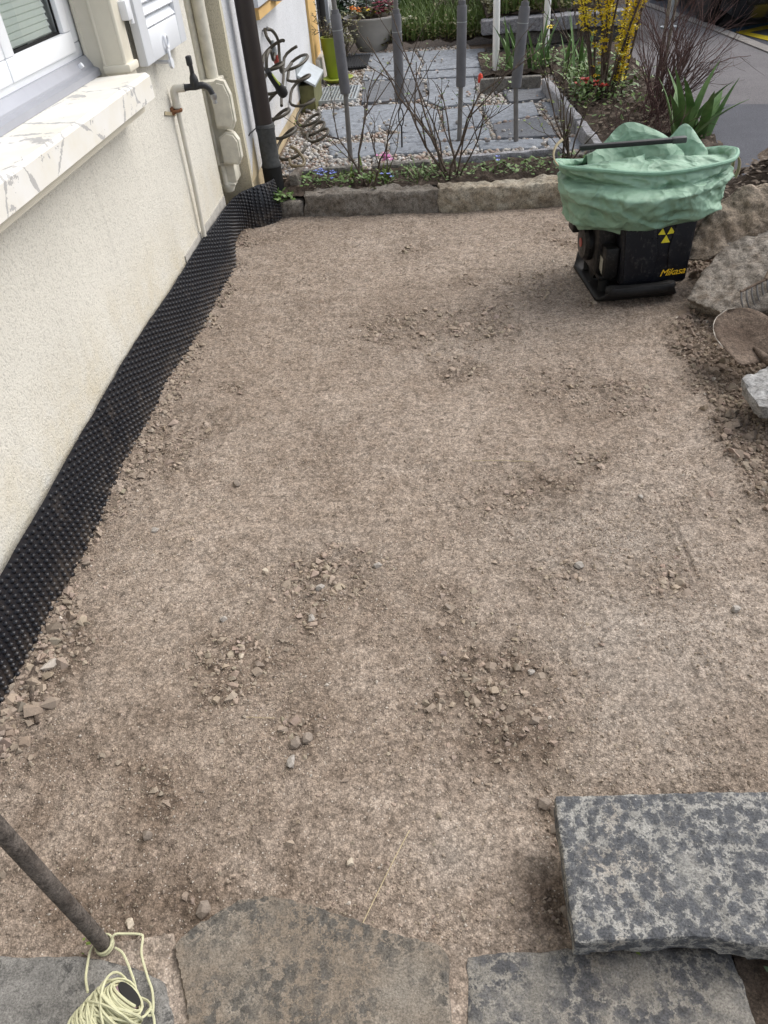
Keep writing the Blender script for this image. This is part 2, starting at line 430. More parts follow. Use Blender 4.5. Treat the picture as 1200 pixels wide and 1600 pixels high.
def m_fabric():
    n = NT('green_woven_tarp', .55, .35)
    a = n.mix(n.ramp(n.noise(5, 5, .65), [(.35, 0.0), (.7, 1.0)]), (.190, .315, .222), (.275, .420, .310))
    d = n.ramp(n.noise(16, 5, .7), [(.55, 0.0), (.75, .55)])
    a = n.mix(d, a, (.20, .25, .175)); n.color(a)
    wp = n.n('ShaderNodeTexNoise'); wp.inputs['Scale'].default_value = 6; n.l(n.tc, wp.inputs['Vector']); sc_ = n.n('ShaderNodeVectorMath', operation='SCALE'); sc_.inputs['Scale'].default_value = .16; n.l(wp.outputs['Color'], sc_.inputs[0]); ad = n.n('ShaderNodeVectorMath', operation='ADD'); n.l(n.tc, ad.inputs[0]); n.l(sc_.outputs[0], ad.inputs[1])
    n.bump(n.voro(9, 'F1', 'Distance', ad.outputs[0]), .70, .045)          # crumpled facets, like creased foil
    n.bump(n.voro(24, 'F1', 'Distance', ad.outputs[0]), .55, .014)
    n.bump(n.noise(70, 3, .6), .2, .003)
    w = n.n('ShaderNodeTexWave'); w.inputs['Scale'].default_value = 130; n.l(n.tc, w.inputs[0]); n.bump(w.outputs['Fac'], .12, .001)
    return n.m
def m_blackplastic(name='scuffed_black_plastic', c=(.006, .0065, .010), r=.42):
    n = NT(name, r, .28)
    s = n.ramp(n.noise(38, 6, .75), [(.54, 0.0), (.74, .55)])
    s2 = n.ramp(n.noise(70, 4, .7, n.scale((1, 1, .25))), [(.63, 0.0), (.72, .5)])
    n.color(n.mix(n.math('MAXIMUM', s, s2), c, (.105, .095, .085)))
    n.rough(n.ramp(n.noise(20, 4), [(.3, .26), (.7, .62)])); n.bump(n.noise(150, 3), .1, .001)
    return n.m

M = {}
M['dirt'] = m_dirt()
M['grain'] = m_tint('dirt_grain', .95, .15, .3, 500, .001)
M['pebble'] = m_tint('pebble', .85, .25, .4, 260, .002, .35)
M['soil'] = m_rock('garden_soil', (.040, .029, .022), (.078, .060, .046), (.11, .085, .066), 22, .9)
M['plaster'] = m_plaster('cream_rough_plaster', (.672, .650, .580), (.54, .465, .31))
M['plaster2'] = m_plaster('cream_return_plaster', (.62, .575, .45), (.50, .40, .24), 120, .9, .5)
M['plaster_white'] = m_plaster('white_plaster', (.66, .67, .69), (.58, .51, .39), 130, .8, .55)
M['beige'] = m_plain('beige_render', (.58, .47, .30), .9, .2, 0, .25, 12, .4, 90)
M['yellow_paint'] = m_plain('ochre_paint', (.66, .43, .17), .75, .3, 0, .14, 6, .2)
M['jamb'] = m_plain('cream_jamb_paint', (.70, .66, .55), .6, .35, 0, .10, 8, .1)
M['white_pvc'] = m_plain('white_pvc', (.80, .82, .85), .3, .5, 0, .05, 4, .0)
M['shutter'] = m_plain('white_shutter_paint', (.74, .765, .80), .38, .45, 0, .07, 6, .08)
M['alu'] = m_plain('grey_aluminium_sill', (.36, .37, .41), .45, .4, .35, .1, 10, .05)
M['galv'] = m_plain('galvanised_sheet', (.50, .54, .56), .42, .5, .5, .22, 14, .1)
M['flake'] = m_flake()
M['cement'] = m_plain('cement', (.46, .44, .40), .9, .2, 0, .3, 20, .5)
M['pipe_white'] = m_plain('white_pipe_paint', (.66, .63, .55), .55, .4, 0, .14, 15, .1)
M['cream_metal'] = m_plain('cream_painted_metal', (.70, .67, .57), .5, .4, 0, .25, 22, .15, 60)
M['rust'] = m_plain('rusty_strap', (.30, .14, .07), .8, .3, .2, .4, 60, .4)
M['strap'] = m_plain('beige_strap', (.42, .36, .24), .7, .3, 0, .2, 40)
M['tap'] = m_plain('dark_brass_tap', (.045, .045, .047), .5, .5, .4, .35, 60, .2)
M['chrome'] = m_plain('dull_chrome', (.42, .42, .42), .35, .5, .8, .25, 40)
M['brown_pipe'] = m_plain('brown_downpipe', (.032, .024, .022), .42, .45, 0, .25, 12, .05)
M['grey_pipe'] = m_plain('weathered_grey_metal', (.085, .088, .088), .6, .4, .2, .45, 45, .25)
M['black_pipe'] = m_plain('black_pipe', (.018, .018, .019), .6, .4, 0, .3, 40, .1)
n = NT('black_dimpled_hdpe', .34, .48); n.color(n.mix(n.math('MAXIMUM', n.ramp(n.noise(9, 4, .6), [(.58, 0.0), (.8, .5)]), n.math('MULTIPLY', n.math('MULTIPLY', n.math('SUBTRACT', .11, n.sepz()), 9.0, True), n.ramp(n.noise(24, 4, .7), [(.42, 0.0), (.66, .9)]))), (.006, .0065, .010), (.11, .088, .070))); n.bump(n.noise(120, 2), .08, .001); M['membrane'] = n.m
M['hose'] = m_plain('olive_hose', (.058, .048, .030), .5, .4, 0, .3, 30, .1)
M['hose_tan'] = m_plain('tan_hose', (.20, .155, .085), .5, .4, 0, .3, 30, .1)
M['red_plastic'] = m_plain('red_plastic', (.36, .05, .035), .4, .4, 0, .15)
M['lime_plastic'] = m_plain('lime_plastic', (.50, .60, .10), .4, .4, 0, .15)
M['grey_plastic'] = m_plain('grey_plastic', (.30, .32, .32), .45, .4, 0, .2)
M['foam'] = m_plain('grey_foam_sleeve', (.155, .155, .165), .9, .15, 0, .22, 18, .3, 300)
M['foam_post'] = m_plain('grey_steel_post', (.20, .19, .18), .6, .4, .3, .25, 25)
M['white_metal'] = m_plain('white_painted_post', (.80, .80, .79), .4, .4, 0, .06, 5, .05)
M['wire'] = m_plain('dark_wire', (.05, .05, .05), .5, .4, .6, .2)
M['flag'] = m_slab('grey_flagstone', (.30, .325, .36), (.19, .205, .23), .42, 24, (.30, .27, .22), (.6, .8))
M['flag_dark'] = m_slab('dark_flagstone', (.19, .20, .22), (.12, .128, .14), .42, 50, (.22, .2, .17), (.6, .8))
M['edging'] = m_rock('concrete_edging', (.145, .135, .120), (.20, .19, .175), (.105, .10, .085), 14, .4)
M['edging_top'] = m_rock('weathered_edging', (.24, .24, .25), (.33, .33, .35), (.15, .145, .13), 14, .5)
M['kerb_stone'] = m_rock('kerb_stone_pale', (.27, .225, .165), (.36, .33, .27), (.085, .056, .036), 9, .9)
M['kerb_dark'] = m_rock('kerb_stone_dark', (.15, .130, .108), (.225, .205, .18), (.060, .040, .027), 9, .9)
M['rock'] = m_rock('brown_field_stone', (.25, .200, .150), (.34, .285, .225), (.12, .088, .062), 7, 1.0)
M['rock2'] = m_rock('grey_brown_stone', (.205, .178, .148), (.330, .295, .255), (.15, .115, .085), 26, 1.0, (1, 1, 1))
M['rock_grey'] = m_rock('grey_gneiss', (.26, .255, .245), (.36, .355, .345), (.19, .18, .165), 9, .5, (.6, 3, 1))
M['slab_spot'] = m_slab('lichen_spotted_slab', (.330, .322, .298), (.100, .104, .112), .54, 46, (.34, .27, .20), (.58, .8), (.28, .40))
M['slab_mid'] = m_slab('brown_grey_slab', (.27, .240, .20), (.110, .102, .090), .50, 46, (.190, .152, .115), (.36, .56))
M['slab_right'] = m_slab('grey_mottled_slab', (.28, .262, .230), (.098, .098, .102), .54, 46, (.17, .145, .12), (.50, .72))
M['slab_grey'] = m_slab('grey_pitted_slab', (.25, .24, .222), (.115, .112, .106), .36, 40, (.18, .165, .14), (.6, .8))
M['mortar'] = m_rock('sandy_mortar', (.195, .150, .115), (.25, .20, .155), (.14, .105, .08), 20, .8)
M['asphalt'] = m_asphalt('pavement_asphalt', (.150, .142, .146))
M['asphalt_dark'] = m_asphalt('newer_asphalt', (.092, .094, .108))
M['granite'] = m_asphalt('granite_kerb', (.23, .215, .20))
M['yellow_line'] = m_asphalt('yellow_road_paint', (.62, .47, .03))
M['blue_line'] = m_asphalt('blue_road_paint', (.05, .13, .24))
M['tarp'] = m_fabric()
M['tarp_edge'] = m_plain('pale_green_hem', (.23, .40, .29), .6, .3, 0, .25, 25, .4, 80, .004)
M['web'] = m_plain('cream_webbing', (.48, .41, .27), .85, .2, 0, .3, 60, .4, 300)
M['plastic'] = m_blackplastic()
M['machine'] = m_blackplastic('dusty_black_metal', (.008, .0075, .0075), .55)
M['plate'] = m_plain('worn_dark_steel', (.022, .021, .021), .6, .25, .2, .45, 18, .3, 60)
M['emblem'] = m_plain('yellow_decal', (.72, .62, .03), .45, .4, 0, .05, 10, 0)
M['letter'] = m_plain('amber_decal', (.76, .46, .02), .45, .4, 0, .05, 10, 0)
M['sticker'] = m_plain('grey_sticker', (.42, .40, .33), .6, .3, 0, .3, 60)
M['steel_tool'] = m_rock('dirty_tool_steel', (.115, .085, .065), (.17, .13, .10), (.075, .052, .038), 9, .5)
M['steel_bare'] = m_plain('scraped_steel', (.34, .31, .27), .5, .5, .4, .35, 70, .3)
M['wood_handle'] = m_plain('ash_handle', (.15, .11, .075), .75, .3, 0, .3, 18, .2)
M['rust_bar'] = m_rock('rusty_iron_bar', (.085, .072, .062), (.13, .112, .098), (.055, .045, .038), 30, .6)
M['string'] = m_plain('pale_yellow_cord', (.56, .55, .36), .8, .25, 0, .18, 90, .5, 700, .001)
M['pink'] = m_plain('pink_label_paper', (.58, .40, .48), .8, .2, 0, .25, 50)
M['bark'] = m_rock('grey_brown_bark', (.070, .052, .040), (.115, .092, .074), (.045, .034, .028), 40, .5)
M['bark_red'] = m_rock('reddish_bark', (.080, .045, .042), (.125, .080, .072), (.055, .032, .03), 40, .5)
M['bark_pale'] = m_rock('pale_bark', (.17, .14, .11), (.22, .19, .15), (.11, .09, .07), 40, .5)
def m_leaf(name, a, b, rough=.5):
    n = NT(name, rough, .4); n.color(n.mix(n.ramp(n.noise(14, 3), [(.35, 0.0), (.65, 1.0)]), a, b))
    n.b.inputs['Transmission Weight'].default_value = 0.0
    return n.m
M['leaf'] = m_leaf('green_leaf', (0.069, 0.131, 0.031), (0.142, 0.223, 0.061))
M['leaf_iris'] = m_leaf('iris_leaf', (0.081, 0.163, 0.050), (0.162, 0.270, 0.095))
M['leaf_lime'] = m_leaf('lime_leaf', (.14, .20, .035), (.20, .26, .06))
M['leaf_dark'] = m_leaf('dark_leaf', (0.037, 0.075, 0.031), (0.088, 0.135, 0.061))
M['leaf_olive'] = m_leaf('olive_leaf', (0.106, 0.106, 0.037), (0.176, 0.169, 0.068))
M['grass'] = m_leaf('grass_blade', (0.088, 0.150, 0.035), (0.176, 0.250, 0.068))
M['yellow_petal'] = m_leaf('yellow_petal', (.78, .60, .02), (.84, .70, .06))
M['blue_petal'] = m_leaf('blue_petal', (.17, .22, .62), (.30, .36, .75))
M['pink_petal'] = m_leaf('pink_petal', (.60, .16, .42), (.72, .28, .55))
M['red_petal'] = m_leaf('red_petal', (.52, .02, .012), (.66, .06, .02))
M['crimson_petal'] = m_leaf('crimson_petal', (.14, .01, .03), (.28, .02, .06))
M['orange_petal'] = m_leaf('orange_petal', (.75, .20, .02), (.80, .32, .05))
M['white_petal'] = m_leaf('cream_petal', (.70, .70, .55), (.75, .75, .65))
M['silver_leaf'] = m_leaf('silver_leaf', (.22, .26, .24), (.34, .38, .36))
M['litter'] = m_leaf('dead_leaf', (.105, .080, .058), (.16, .125, .095), .9)
M['concrete_pot'] = m_plain('concrete_bowl', (.50, .475, .44), .9, .2, 0, .2, 8, .3, 70)
M['lime_pot'] = m_plain('lime_green_planter', (.22, .27, .02), .4, .45, 0, .18, 9, .03)
M['lime_dish'] = m_plain('lime_saucer', (.40, .47, .08), .45, .4, 0, .18, 20)
M['mat'] = m_plain('black_rubber_mat', (.016, .017, .020), .8, .3, 0, .2, 40, .3)
def m_glass(name='clear_glass'):
    n = NT(name, .02, .5); tr = n.n('ShaderNodeBsdfTransparent'); tr.inputs[0].default_value = (.98, .99, .985, 1); gl = n.n('ShaderNodeBsdfGlossy'); gl.inputs['Roughness'].default_value = .02
    fr = n.n('ShaderNodeFresnel'); fr.inputs[0].default_value = 1.5; mx = n.n('ShaderNodeMixShader'); n.l(fr.outputs[0], mx.inputs[0]); n.l(tr.outputs[0], mx.inputs[1]); n.l(gl.outputs[0], mx.inputs[2]); n.l(mx.outputs[0], n.o.inputs[0]); return n.m
M['clear_glass'] = m_glass()
M['glass'] = NT('tinted_glass', .04, .5).color((.02, .024, .026)).m
M['blind'] = m_plain('pale_blind_slat', (.82, .88, .82), .5, .4, 0, .08, 5, 0)
M['dark'] = m_plain('dark_interior', (.012, .012, .012), .8, .2)
M['car_paint'] = m_plain('black_car_paint', (.010, .010, .012), .15, .5, 0, .1, 3, 0)
M['tyre'] = m_plain('tyre_rubber', (.016, .016, .016), .8, .3, 0, .2, 40, .2)
M['rim'] = m_plain('alloy_rim', (.42, .43, .45), .3, .5, .8, .1, 10, 0)
M['old_wood'] = m_rock('weathered_sleeper', (.085, .078, .072), (.135, .128, .12), (.05, .045, .04), 14, .7)
M['sleeper_top'] = m_rock('pale_weathered_top', (.19, .19, .20), (.25, .25, .27), (.13, .12, .12), 12, .5)
M['straw'] = m_plain('dry_straw', (.46, .38, .24), .8, .2, 0, .2, 60)
rng = random.Random(5)

# ================================================================ GROUND
# crumbly patches: (x, y, radius, strength)
PATCH = [(*(-0.3944, 1.5891), .20, 1.0), (*(-0.4156, 1.4484), .10, .9), (*(-0.6056, 1.2784), .15, 1.0), (*(-0.614, 1.194), .10, .8), (*(-0.3831, 1.0667), .10, .7),
         (*(0.0789, 1.1581), .22, .9), (*(0.017, 1.2387), .14, .6), (*(0.149, 1.0471), .12, .7), (*(-0.012, 1.501), .10, .6), (*(0.2081, 1.9743), .18, .6),
         (*(-1.0879, 2.288), .18, .9), (*(-1.112, 1.3191), .14, 1.0), (*(-1.1506, 1.1887), .12, 1.0), (*(-1.0845, 0.9955), .12, .6),
         (*(-0.2199, 3.2113), .30, .75), (*(0.1319, 3.1864), .28, .8), (*(0.4641, 2.6522), .25, .55), (*(-0.6456, 3.5121), .12, .5), (*(-0.1456, 4.1251), .14, .7),
         (*(0.4285, 3.5641), .30, .5), (*(0.3667, 1.6204), .10, .7), (*(0.6133, 1.5734), .14, .7), (*(0.1984, 0.8242), .05, .8), (*(0.1746, 0.676), .05, .8),
         (*(-0.5393, 0.6912), .08, .5), (*(-0.6827, 0.6118), .08, .5), (*(0.268, 1.5703), .12, .6), (*(-0.4057, 0.8044), .12, .35), (*(0.6442, 4.3061), .2, .4), (*(-0.2365, 1.0303), .12, .4)]
GREY = [(*(0.4933, 1.3381), .55, .9), (*(0.4755, 1.7139), .5, .8), (*(0.1861, 3.1182), .5, .6), (*(0.6102, 3.7731), .4, .7), (*(0.4408, 1.0815), .4, .7), (*(-0.024, 0.7655), .13, .7), (*(-0.3624, 1.657), .25, .5)]
SMOOTH = [(*(-0.0238, 0.7794), .13), (*(0.4559, 1.2335), .12), (*(-0.2522, 1.2419), .15), (*(-0.6491, 1.9126), .3), (*(0.4517, 2.2155), .3), (*(-0.3547, 2.6198), .4)]
WET = [(*(-0.7778, 0.6878), .55, .75), (*(-0.406, 0.7199), .35, .5), (*(-0.7383, 1.0494), .4, .4), (*(0.0778, 1.139), .30, .8), (*(-0.1212, 1.442), .25, .5), (*(-0.3985, 1.1819), .25, .45), (*(-0.9225, 0.8774), .4, .6), (*(0.2882, 1.937), .3, .4), (*(0.1938, 0.6763), .12, .9), (*(-0.4239, 2.2686), .35, .35), (*(-0.8708, 3.5023), .4, .25), (*(-1.0853, 2.7799), .4, .25), (*(0.7937, 3.3755), .3, .35), (*(0.4871, 2.463), .25, .4), (*(0.5667, 0.9954), .3, .3)]
GROOVE = [([(0.6619, 1.8716), (0.6856, 1.764), (0.6951, 1.6505), (0.695, 1.5582)], .006), ([(0.1072, 1.8639), (0.1846, 1.9418), (0.2715, 1.978), (0.3755, 1.973), (0.4747, 1.9448), (0.5815, 1.9168), (0.6619, 1.8716)], .0055), ([(-0.7119, 2.5507), (-0.5795, 2.7382), (-0.3681, 2.7991), (-0.1494, 2.7027)], .003), ([(-0.3294, 1.3296), (-0.1912, 1.3842), (-0.0315, 1.3812), (0.0879, 1.3229)], .0035), ([(-0.8531, 0.9955), (-0.7712, 1.1059), (-0.6285, 1.144)], .003), ([(-0.3468, 1.9327), (-0.2894, 1.7413)], .003)]
# edge of the compacted bed against the loose rubble by the boulders
EDGE_Y = [-1.0, 1.2, 1.7, 2.11, 2.43, 3.04, 3.4, 5.2]
EDGE_X = [1.15, 1.02, .97, .925, .93, .95, 1.18, 1.35]
def blob(x, y, L):
    t = np.zeros_like(x)
    for p in L:
        w = p[3] if len(p) > 3 else 1.0
        q = np.exp(-((x-p[0])**2+(y-p[1])**2)/(p[2]*(.62 if len(p) > 3 and L is not PATCH else .85))**2)*w
        t = np.maximum(t, q)
    return t
def groove(x, y):
    d = np.full_like(x, 9.0); h = np.zeros_like(x)
    for pts, dep in GROOVE:
        m = np.full_like(x, 9.0)
        for a, b in zip(pts[:-1], pts[1:]):
            ax, ay = a; bx, by = b; vx, vy = bx-ax, by-ay
            t = np.clip(((x-ax)*vx+(y-ay)*vy)/(vx*vx+vy*vy), 0, 1)
            m = np.minimum(m, np.hypot(x-ax-t*vx, y-ay-t*vy))
        m = m+.006*fbm(x, y, 0, 30, 2, .5, 61); h -= dep*np.exp(-(m/.006)**2)*(1+1.2*fbm(x, y, 0, 9, 2, .5, 62)); h += .5*dep*np.exp(-((m-.015)/.009)**2)
    return h
def loose_of(x, y):
    wob = fbm(x, y, 0, 7, 3, .5, 3)
    L = blob(x+.05*wob, y+.05*fbm(x, y, 0, 6, 2, .5, 8), PATCH)
    L = np.maximum(L, np.clip(2.0*fbm(x, y, 0, 1.9, 3, .55, 44)-.35, 0, .75))
    ex = np.interp(y, EDGE_Y, EDGE_X)+.05*wob
    L2 = sstep(-.02, .06, x-ex)
    mem = sstep(.10, .0, x+1.20)*sstep(.9, 1.3, y)*.75*(fbm(x, y, 0, 4, 2, .5, 5) > -.12)
    return np.clip(np.maximum(L*(.55+.9*fbm(x, y, 0, 16, 2, .5, 4)+.3), mem), 0, 1), L2
def H(x, y):
    x = np.asarray(x, float); y = np.asarray(y, float)
    L, L2 = loose_of(x, y); sm = blob(x, y, SMOOTH)
    h = .012*fbm(x, y, 0, 1.6, 2, .5, 1)+.008*fbm(x, y, 0, 5, 2, .5, 2)
    rg = np.clip(.75+1.9*fbm(x, y, 0, 3.5, 3, .6, 29), .15, 1.6)
    h += .0042*fbm(x, y, 0, 26, 3, .6, 6)*rg*(1-.6*sm)
    h += (.0046*fbm(x, y, 0, 68, 2, .6, 9))*rg*(1-.55*sm)
    h += L*(.016*fbm(x, y, 0, 28, 3, .6, 10)+.010*np.abs(fbm(x, y, 0, 55, 2, .5, 11))-.003)
    h += L2*(.014*fbm(x, y, 0, 22, 3, .6, 12)+.008*np.abs(fbm(x, y, 0, 50, 2, .5, 13)))
    ex = np.interp(y, EDGE_Y, EDGE_X)
    h += .016*np.exp(-((x-ex-.03)/.05)**2)                      # small ridge of pushed-out spoil
    h += .20*sstep(.28, .75, x-ex)*sstep(1.2, 2.6, y)            # spoil bank behind the boulders
    h += .022*sstep(.12, .0, x+1.23)*sstep(.8, 1.2, y)*(1+1.1*fbm(x, y, 0, 2.5, 2, .5, 14))   # swept up against the membrane
    h -= .020*np.exp(-(((x-.205)/.07)**2))*sstep(.95, .86, y)*sstep(.55, .62, y)          # hollow beside the raised slab
    h += groove(x, y)
    return h
def wet_of(X, Y): return blob(X+.12*fbm(X, Y, 0, 4, 3, .55, 81), Y+.12*fbm(X, Y, 0, 4, 3, .55, 82), WET)*np.clip(.7+1.3*fbm(X, Y, 0, 6, 4, .6, 83), 0, 1.4)
def build_dirt():
    ys = [-.7]
    while ys[-1] < 4.98: ys.append(ys[-1]+(.012 if ys[-1] < .4 else .0058+.0022*max(0, ys[-1]-.8)))
    ys = np.array(ys); xs = np.concatenate([np.arange(-1.42, 1.25, .0068), np.arange(1.25, 2.3, .014)])
    X, Y = np.meshgrid(xs, ys); L, L2 = loose_of(X, Y); Z = H(X, Y)
    V = np.stack([X, Y, Z], -1).reshape(-1, 3); ny, nx = X.shape
    i = (np.arange(ny-1)[:, None]*nx+np.arange(nx-1)[None]).ravel()
    F = np.stack([i, i+1, i+nx+1, i+nx], -1)
    wet = wet_of(X, Y)
    moist = np.clip(1.0*L+1.0*L2+1.15*wet+.5*np.clip(fbm(X, Y, 0, 10, 4, .6, 84)-.12, 0, 1), 0, 1)
    gr = blob(X, Y, GREY)*(.75+.6*fbm(X, Y, 0, 7, 3, .5, 21))
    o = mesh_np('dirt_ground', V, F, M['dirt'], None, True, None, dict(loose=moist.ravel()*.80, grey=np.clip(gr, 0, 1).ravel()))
    tag(o, kind='structure')
build_dirt()

# one sheet of ground out to the horizon
mb = MB(); mb.add([(-150,-150,-.35),(150,-150,-.35),(150,200,-.35),(-150,200,-.35)], [(0,1,2,3)])
tag(mb.build('ground', M['soil']), kind='structure')

# fine grains and clods lying on the dirt
def dirt_cols(rs, n, pale=.08, base=(.368, .298, .236), va=.20):
    c = np.array(base)[None]*rs.uniform(1-va, 1+va, (n, 1))*(1+rs.normal(0, .018, (n, 3)))
    k = rs.rand(n) < pale
    c[k] = np.array((.56, .50, .43))[None]*rs.uniform(.7, 1.15, (k.sum(), 1))
    return np.clip(c, .01, .9)
def scatter_dirt():
    rs = np.random.RandomState(11)
    def pts(n, yl, yh, xl=-1.2, xh=1.25): return rs.uniform(xl, xh, n), rs.uniform(yl, yh, n)
    # grains
    x, y = pts(80000, .45, 4.75); x2, y2 = pts(42000, .45, 2.2)
    x = np.concatenate([x, x2]); y = np.concatenate([y, y2])
    dens = .45+.9*fbm(x, y, 0, 2.2, 3, .6, 31)+.6*fbm(x, y, 0, 13, 2, .5, 33)-.6*blob(x, y, SMOOTH)
    k = rs.rand(len(x)) < np.clip(dens, .08, 1); x, y = x[k], y[k]
    s = rs.lognormal(math.log(.0022), .38, len(x)); s = np.clip(s, .0011, .006)
    z = H(x, y)+s*.2
    o = scatter('dirt_grains', np.stack([x, y, z], -1), s, M['grain'], None, 'oct', .75, dirt_cols(rs, len(x), .05)*(1-.45*np.clip(wet_of(x, y), 0, 1))[:, None], 3)
    tag(o, 'fine sandy grit covering the compacted brown dirt bed', 'grit', kind='stuff')
    # clods in the crumbly patches
    x, y = pts(150000, .5, 4.72); L, L2 = loose_of(x, y)
    L0 = L; L = np.clip(L*1.15-.15, 0, 1)
    k = rs.rand(len(x)) < (L**1.1*.85+.030); x, y, Lk = x[k], y[k], L[k]
    s = np.clip(rs.lognormal(math.log(.0046), .62, len(x)), .002, .019); s = s*np.clip(.52+1.3*Lk, 0, 1); z = H(x, y)+s*.06
    o = scatter('dirt_clods', np.stack([x, y, z], -1), s, M['grain'], None, 'chunk', .62, dirt_cols(rs, len(x), .0, (.355, .288, .228), .16)*(1-.35*np.clip(wet_of(x, y), 0, 1))[:, None], 4, .42)
    tag(o, 'loose crumbled clods in patches on the dirt bed', 'clods', kind='stuff')
    # rubble strip by the boulders
    x = rs.uniform(.85, 1.75, 30000); y = rs.uniform(.8, 4.4, 30000)
    L, L2 = loose_of(x, y); k = rs.rand(len(x)) < L2*.9; x, y = x[k], y[k]
    s = np.clip(rs.lognormal(math.log(.0058), .62, len(x)), .0025, .026); z = H(x, y)+s*.15
    o = scatter('rubble', np.stack([x, y, z], -1), s, M['grain'], None, 'chunk', .75, dirt_cols(rs, len(x), .012, (.265, .212, .166), .20), 5, .42)
    tag(o, 'loose stony rubble strip between dirt bed and boulders', 'rubble', kind='stuff')
    # crumbs along the membrane foot and the near slabs
    n = 1900; y = rs.uniform(.9, 4.6, n); x = -1.17+np.abs(rs.normal(0, .040, n)); kk = (fbm(x*.3, y, 0, 3.2, 2, .5, 71) > -.05) | (y < 1.5); x, y = x[kk], y[kk]; n = len(x); s = np.clip(rs.lognormal(math.log(.0056), .55, n), .0025, .020)*np.where(y < 1.5, 1.35, 1)
    o = scatter('wall_foot_crumbs', np.stack([x, y, H(x, y)+s*.1], -1), s, M['grain'], None, 'chunk', .75, dirt_cols(rs, n, .02, (.330, .268, .212), .16), 6, .42)
    tag(o, 'broken crumbs of dirt along the foot of the black membrane', 'crumbs', kind='stuff')
scatter_dirt()

# single pebbles one can pick out
PEB = [(*(-0.9735, 1.8283), .013, 1),(*(-0.746, 2.067), .016, 0),(*(-0.4004, 1.431), .017, 1),(*(-0.391, 0.9749), .017, 1),(*(-0.3636, 1.0394), .018, 0),(*(-0.3905, 1.027), .019, 0),(*(-0.6946, 0.79), .014, 0),(*(-0.5299, 0.6395), .018, 0),
       (*(-0.2311, 0.7357), .010, 2),(*(-0.5294, 0.5926), .017, 0),(*(-0.5814, 1.3001), .010, 2),(*(-0.223, 1.6387), .013, 1),(*(-0.6567, 1.4339), .013, 1),(*(-0.5675, 1.627), .012, 2),(*(-0.3899, 1.5491), .014, 1),(*(-0.5977, 0.5745), .014, 0),(*(-0.6775, 0.6081), .012, 2),(*(0.2121, 0.8243), .016, 0),(*(0.2144, 0.8654), .014, 0),(*(0.1942, 0.8834), .018, 0),(*(0.2096, 0.6519), .015, 0),
       (*(0.376, 1.6201), .016, 1),(*(0.6128, 1.9219), .010, 1),(*(0.1981, 1.2366), .011, 1),(*(0.7676, 1.4343), .015, 1),(*(-0.0126, 1.4639), .012, 0)]
PL = ['pale stone lying alone on dirt level with the low end of the plaster wall', 'brown stone lying alone below the crumbs by the far membrane', 'grey angular stone at the lower end of the largest clod patch', 'flat grey stone lying below two brown stones', 'brown stone, right one of a touching pair', 'brown stone, left one of a touching pair', 'brown stone on dirt between iron bar and curved slab', 'brown stone touching the rounded edge of the curved slab', 'tiny cream pebble beside the long pale straw', 'brown stone in the corner between cord strand and curved slab', 'tiny orange-cream pebble in the small clod patch', 'grey stone at the upper right of the largest clod patch', 'pale stone on smooth dirt between the two clod patches', 'tiny cream pebble on top of the largest clod patch', 'grey stone in the middle of the largest clod patch', 'brown stone beside the loop of yellow cord', 'tiny cream pebble above the loop of yellow cord', 'brown stone against the left side of the raised slab', 'small brown stone near the back corner of the raised slab', 'large brown stone touching the back corner of the raised slab', 'brown stone in the hollow beside the raised slab', 'grey stone in the clods left of the curved groove', 'small grey stone above the curved groove', 'small grey stone on dirt behind the dark crumbly patch', 'grey stone on grey dirt beside the rubble strip', 'brown stone on the dark crumbs in the middle of the dirt']
PC = {0: (.27, .225, .185), 1: (.40, .365, .325), 2: (.60, .52, .41)}
for i, (x, y, s, k) in enumerate(PEB):
    v = _rs.normal(size=(18, 3)); v /= np.linalg.norm(v, axis=1)[:, None]; v *= np.array([_rs.uniform(.9, 1.25), _rs.uniform(.8, 1.05), .68])*s
    a = _rs.uniform(0, 6.28); z = float(H(np.array([x]), np.array([y]))[0])+s*.32
    hb = hull([(x+p[0]*math.cos(a)-p[1]*math.sin(a), y+p[0]*math.sin(a)+p[1]*math.cos(a), z+p[2]) for p in v]); hb.c = [PC[k]]*len(hb.v)
    o = hb.build('pebble', M['pebble'], None, False, None, True)
    tag(o, PL[i], 'pebble', 'loose pebbles on the dirt bed')

# straw and twigs
def groundpath(pts, r, lift=.004):
    out = []
    for a, b in zip(pts[:-1], pts[1:]):
        for t in np.linspace(0, 1, 10)[:-1 if b is not pts[-1] else None]:
            x = a[0]+(b[0]-a[0])*t; y = a[1]+(b[1]-a[1])*t
            out.append((x, y, float(H(np.array([x]), np.array([y]))[0])+r+lift))
    return out
tag(MB().tube([(-0.1925, 0.6046, 0.035), (-0.1729, 0.6518, 0.03), (-0.1411, 0.7238, 0.028), (-0.1062, 0.8043, 0.014)], .0011, 5).build('straw', M['straw']), 'long pale straw stalk lying from slab edge across the dirt', 'straw')
tag(MB().tube(groundpath([(-1.1595, 1.2792), (-1.1468, 1.2096), (-1.1116, 1.1474), (-1.0713, 1.0843)], .0055, 0), .0055, 6).build('root_piece', M['bark']), 'short dark root lying in crumbs beside the black membrane', 'root')
tag(MB().tube(groundpath([(0.0841, 2.1526), (0.1775, 2.1474), (0.2913, 2.1335)], .0012), .0012, 5).build('dry_stalk', M['straw']), 'thin dry stalk lying flat on the middle of the dirt', 'stalk')
tag(MB().tube(groundpath([(-0.5274, 1.1008), (-0.4528, 1.0986)], .0012), .0010, 5).build('dry_stalk', M['straw']), 'short pale stalk lying flat near crumbled clods', 'stalk')

